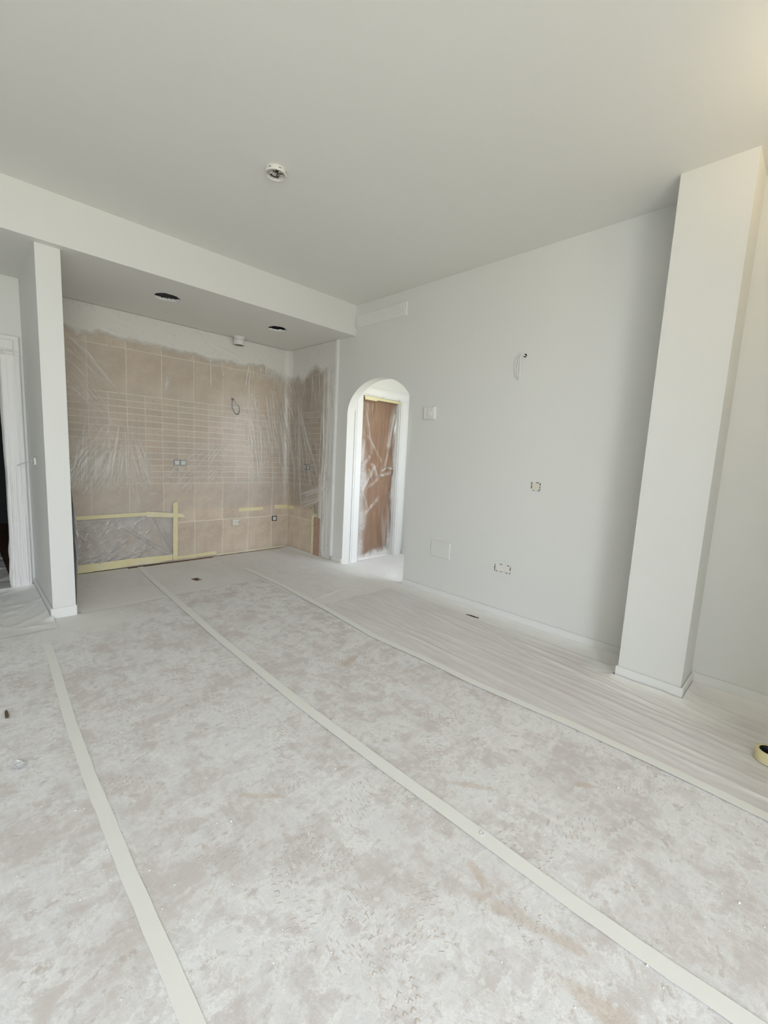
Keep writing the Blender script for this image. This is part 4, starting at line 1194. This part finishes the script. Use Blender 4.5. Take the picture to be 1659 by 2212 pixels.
# painted over grille, thermostat box, access plate
def crumple_cover(name, y0, y1, z0, z1, d, lab, cat, seed, creases, edge=0.004):
    """a raised rectangle on the arched wall, wrapped in film and sprayed white."""
    U, V = np.meshgrid(np.linspace(y0, y1, max(20, int((y1 - y0) / 0.004))), np.linspace(z0, z1, max(20, int((z1 - z0) / 0.004))))
    e = np.clip(np.minimum(np.minimum(U - y0, y1 - U), np.minimum(V - z0, z1 - V)) / edge, 0, 1)
    X = -d * e - folds(U, V, creases) * e - 0.0015 * e * fbm(U * 18, V * 18, seed)
    X = np.where(e <= 0, 0.0005, X)
    return tag(grid_mesh(name, np.stack([X, U, V], -1)[:, ::-1], M['gloss_paint'], None, {'paint': np.ones_like(U)}), lab, cat)
r = random.Random(9)
cr = [(3.02, 2.79, 3.14, 2.735, 0.004, 0.006), (3.01, 2.69, 3.20, 2.70, 0.004, 0.004), (3.08, 2.77, 3.05, 2.68, 0.006, 0.006), (3.03, 2.77, 3.02, 2.69, 0.006, 0.007), (3.12, 2.74, 3.22, 2.70, 0.004, 0.004)]
crumple_cover('vent_grille_cover', 2.990, 3.728, 2.661, 2.793, 0.012, 'long white painted-over vent cover high on the arched wall', 'vent cover', 4, cr)
cr = [(2.60 + r.uniform(-0.03, 0.06), 1.77, 2.60 + r.uniform(-0.03, 0.06), 1.68, 0.004, 0.004) for _ in range(7)]
tb = crumple_cover('thermostat_box', 2.556, 2.692, 1.662, 1.783, 0.026, 'square white box wrapped in painted film right of the arch', 'wall box', 6, cr, 0.006)
ap = tag(empty('access_plate', (0, 2.398, 0.465)), 'flush white access plate low on the arched wall', 'wall plate')
MB().box((-0.009, -0.113, -0.076), (0.0, 0.113, 0.076), 0.002).build('frame', M['paint'], ap)
MB().box((-0.0115, -0.108, -0.071), (-0.008, 0.108, 0.071), 0.0015).build('lid', M['paint'], ap)

# open mounting boxes with chipped dark edges
def chipped_box(name, cy, cz, w, h, lab, nchips, seed, insert):
    t_ = tag(empty(name, (0, cy, cz)), lab, 'wall box')
    MB().box((-0.005, -w / 2, -h / 2), (0.0, w / 2, h / 2), 0.0015).build('frame', M['plastic'], t_)
    MB().box((-0.0065, -w / 2 + 0.006, -h / 2 + 0.006), (-0.004, w / 2 - 0.006, h / 2 - 0.006), 0.001).build('insert', M[insert], t_)
    r = random.Random(seed)
    for k in range(nchips):
        side = r.randrange(4) if k >= 4 else k
        u = r.uniform(-0.45, 0.45)
        if side == 0: y, z = u * w, h / 2 + 0.001
        elif side == 1: y, z = u * w, -h / 2 - 0.001
        elif side == 2: y, z = -w / 2 - 0.001, u * h
        else: y, z = w / 2 + 0.001, u * h
        la, lb = r.uniform(0.004, 0.011), r.uniform(0.002, 0.004)
        if side > 1: la, lb = lb, la
        pts = [(y + la * math.cos(q_) * r.uniform(0.7, 1.2), z + lb * math.sin(q_) * r.uniform(0.7, 1.2)) for q_ in [k2 * math.pi / 4 for k2 in range(8)]]
        v = [(-0.0045, *p_) for p_ in pts] + [(-0.0056, *p_) for p_ in pts]
        f = [tuple(range(8)), tuple(range(8, 16))[::-1]] + [(i, (i + 1) % 8, 8 + (i + 1) % 8, 8 + i) for i in range(8)]
        MB().add(v, f).build('chipped_edge', M['black'], t_)
    return t_
chipped_box('mounting_box', 1.525, 1.129, 0.066, 0.060, 'small square mounting box with chipped dark edges beside the column', 11, 3, 'cream_plastic')
chipped_box('mounting_box', 1.746, 0.430, 0.138, 0.060, 'wide mounting box with chipped dark outline low on the arched wall', 20, 5, 'plastic')

# two painted wires for a wall lamp
wl_ = tag(empty('lamp_wires', (0, 1.712, 2.130)), 'pair of white painted lamp wires hanging from a hole high on the arched wall', 'wires')
MB().add([(-0.002, 0.013 * math.cos(a), 0.014 * math.sin(a)) for a in [k * math.pi / 6 for k in range(12)]] + [(0.0, 0.013 * math.cos(a), 0.014 * math.sin(a)) for a in [k * math.pi / 6 for k in range(12)]],
         [tuple(range(12))] + [(i, (i + 1) % 12, 12 + (i + 1) % 12, 12 + i) for i in range(12)]).build('outlet_hole', M['black'], wl_)
for k, pw_ in enumerate(([(0.0, 0.006, 0.006), (-0.022, 0.026, 0.014), (-0.026, 0.050, -0.008), (-0.022, 0.066, -0.07), (-0.016, 0.062, -0.13), (-0.012, 0.050, -0.176)],
                         [(0.0, 0.0, 0.0), (-0.028, 0.016, 0.006), (-0.034, 0.022, -0.03), (-0.028, 0.020, -0.09), (-0.020, 0.026, -0.15), (-0.016, 0.030, -0.184)],
                         [(0.0, -0.006, -0.005), (-0.024, 0.014, -0.002), (-0.030, 0.034, -0.03), (-0.024, 0.046, -0.10), (-0.018, 0.040, -0.16)])):
    MB().tube(catmull(pw_), 0.0026, 8).build('wire', M['gloss_paint'], wl_, True)

# switch with painted cable on the hall side of the pillar
sw = tag(empty('hall_switch', (PX0, 4.36, 1.128)), 'small white mounting box on the hall face of the pillar', 'wall box')
MB().box((-0.012, -0.055, -0.026), (0.0, 0.055, 0.026), 0.002).build('frame', M['plastic'], sw)
MB().box((-0.014, -0.040, -0.016), (-0.010, 0.035, 0.014), 0.001).build('insert', M['grey_plastic'], sw)
MB().box((-0.016, -0.022, -0.011), (-0.013, 0.028, 0.011), 0.001).build('rocker', M['plastic'], sw)
MB().tube(catmull([(-0.013, 0.03, -0.004), (-0.035, 0.14, -0.018), (-0.055, 0.26, -0.03), (-0.080, 0.375, -0.055)]), 0.0028, 8).build('cable', M['gloss_paint'], sw, True)

# unseen warm bulb assumed from the ceiling glow, right of the camera
bl = tag(empty('assumed_uplighter', (-0.85, -0.32, H)), 'assumed warm uplighter, unseen at the right, with an added light-blocking bowl', 'lamp')
MB().lathe([(0.0, 0.0), (0.045, 0.0), (0.045, -0.012), (0.012, -0.03), (0.0, -0.03)], (0, 0, 0), 24).build('ceiling_rose', M['plastic'], bl, True)
MB().tube([(0, 0, -0.03), (0, 0, -0.14)], 0.003).build('cord', M['plastic'], bl)
MB().lathe([(0.0, -0.14), (0.016, -0.14), (0.018, -0.18), (0.0, -0.18)], (0, 0, 0), 16).build('lamp_holder', M['black'], bl, True)
MB().lathe([(0.0, -0.292), (0.018, -0.288), (0.031, -0.27), (0.034, -0.255), (0.029, -0.23), (0.017, -0.20), (0.014, -0.18)], (0, 0, 0), 24).build('bulb', M['bulb'], bl, True)
MB().lathe([(0.0, -0.33), (0.06, -0.322), (0.12, -0.29), (0.15, -0.235), (0.146, -0.235), (0.117, -0.285), (0.058, -0.316), (0.0, -0.324)], (0, 0, 0), 32).build('added_bowl', M['plastic'], bl, True)  # bowl added to keep the bulb's light off column and wall
for k_ in range(3):
    a_ = k_ * 2.094
    MB().tube([(0.012 * math.cos(a_), 0.012 * math.sin(a_), -0.15), (0.147 * math.cos(a_), 0.147 * math.sin(a_), -0.236)], 0.0015, 6).build('bowl_wire', M['plastic'], bl)

# ------------------------------------------------------------------ loose things on the floor
rc = (-0.600, -0.008, 0.0075)
tr = tag(empty('tape_roll', rc), 'yellow masking tape roll lying flat on the film at right', 'tape roll')
MB().lathe([(0.041, 0.0), (0.056, 0.0), (0.0565, 0.002), (0.0565, 0.046), (0.056, 0.048), (0.041, 0.048)], (0, 0, 0), 48).build('tape', M['tape'], tr, True)
MB().lathe([(0.0405, 0.0), (0.0385, 0.0), (0.0385, 0.0485), (0.0405, 0.0485)], (0, 0, 0), 48, True).build('core', M['black'], tr, True)

def scrap(name, pts, z, h, mat, lab, cat, seed=1):
    r = random.Random(seed)
    n_ = len(pts)
    cx = sum(p_[0] for p_ in pts) / n_; cy = sum(p_[1] for p_ in pts) / n_
    v = [(x, y, z + r.uniform(0, h)) for x, y in pts] + [(cx + (x - cx) * 0.5, cy + (y - cy) * 0.5, z + r.uniform(0.2, 1) * h) for x, y in pts] + [(cx, cy, z + h * 0.6)]
    f = []
    for i in range(n_):
        j = (i + 1) % n_
        f += [(i, j, n_ + j, n_ + i), (n_ + i, n_ + j, 2 * n_)]
    me = bpy.data.meshes.new(name); me.from_pydata(v, [], f); recalc(me)
    o = link(name, me, mat)
    md = o.modifiers.new('thickness', 'SOLIDIFY'); md.thickness = 0.001
    return tag(o, lab, cat)
scrap('cardboard_scrap', [(-1.590, 4.235), (-1.530, 4.235), (-1.515, 4.145), (-1.572, 4.14)], 0.004, 0.003, M['brown'], 'small brown cardboard scrap on the kitchen floor', 'scrap', 1)
scrap('paper_scrap', [(-3.088, 2.10), (-3.074, 2.135), (-3.055, 2.14), (-3.040, 2.10), (-3.052, 2.075), (-3.078, 2.078)], 0.004, 0.012, M['scrap'], 'crumpled white paper scrap at the left edge of the floor', 'scrap', 2)
scrap('plaster_flake', [(-3.081, 2.52), (-3.080, 2.585), (-3.071, 2.60), (-3.068, 2.55), (-3.070, 2.51)], 0.004, 0.012, M['brown'], 'brown curled flake at the far left of the floor', 'scrap', 3)
rg = MB()
for i in range(20):
    a = 2 * math.pi * i / 20
    for k in range(6):
        b = 2 * math.pi * k / 6
        rg.v.append((-1.938 + (0.0075 + 0.0014 * math.cos(b)) * math.cos(a), 0.672 + (0.0075 + 0.0014 * math.cos(b)) * math.sin(a), 0.0088 + 0.0014 * math.sin(b)))
for i in range(20):
    for k in range(6):
        rg.f.append((i * 6 + k, ((i + 1) % 20) * 6 + k, ((i + 1) % 20) * 6 + (k + 1) % 6, i * 6 + (k + 1) % 6))
tag(rg.build('cable_ring', M['scrap'], None, True), 'tiny pale ring lying on the middle floor tape', 'ring')
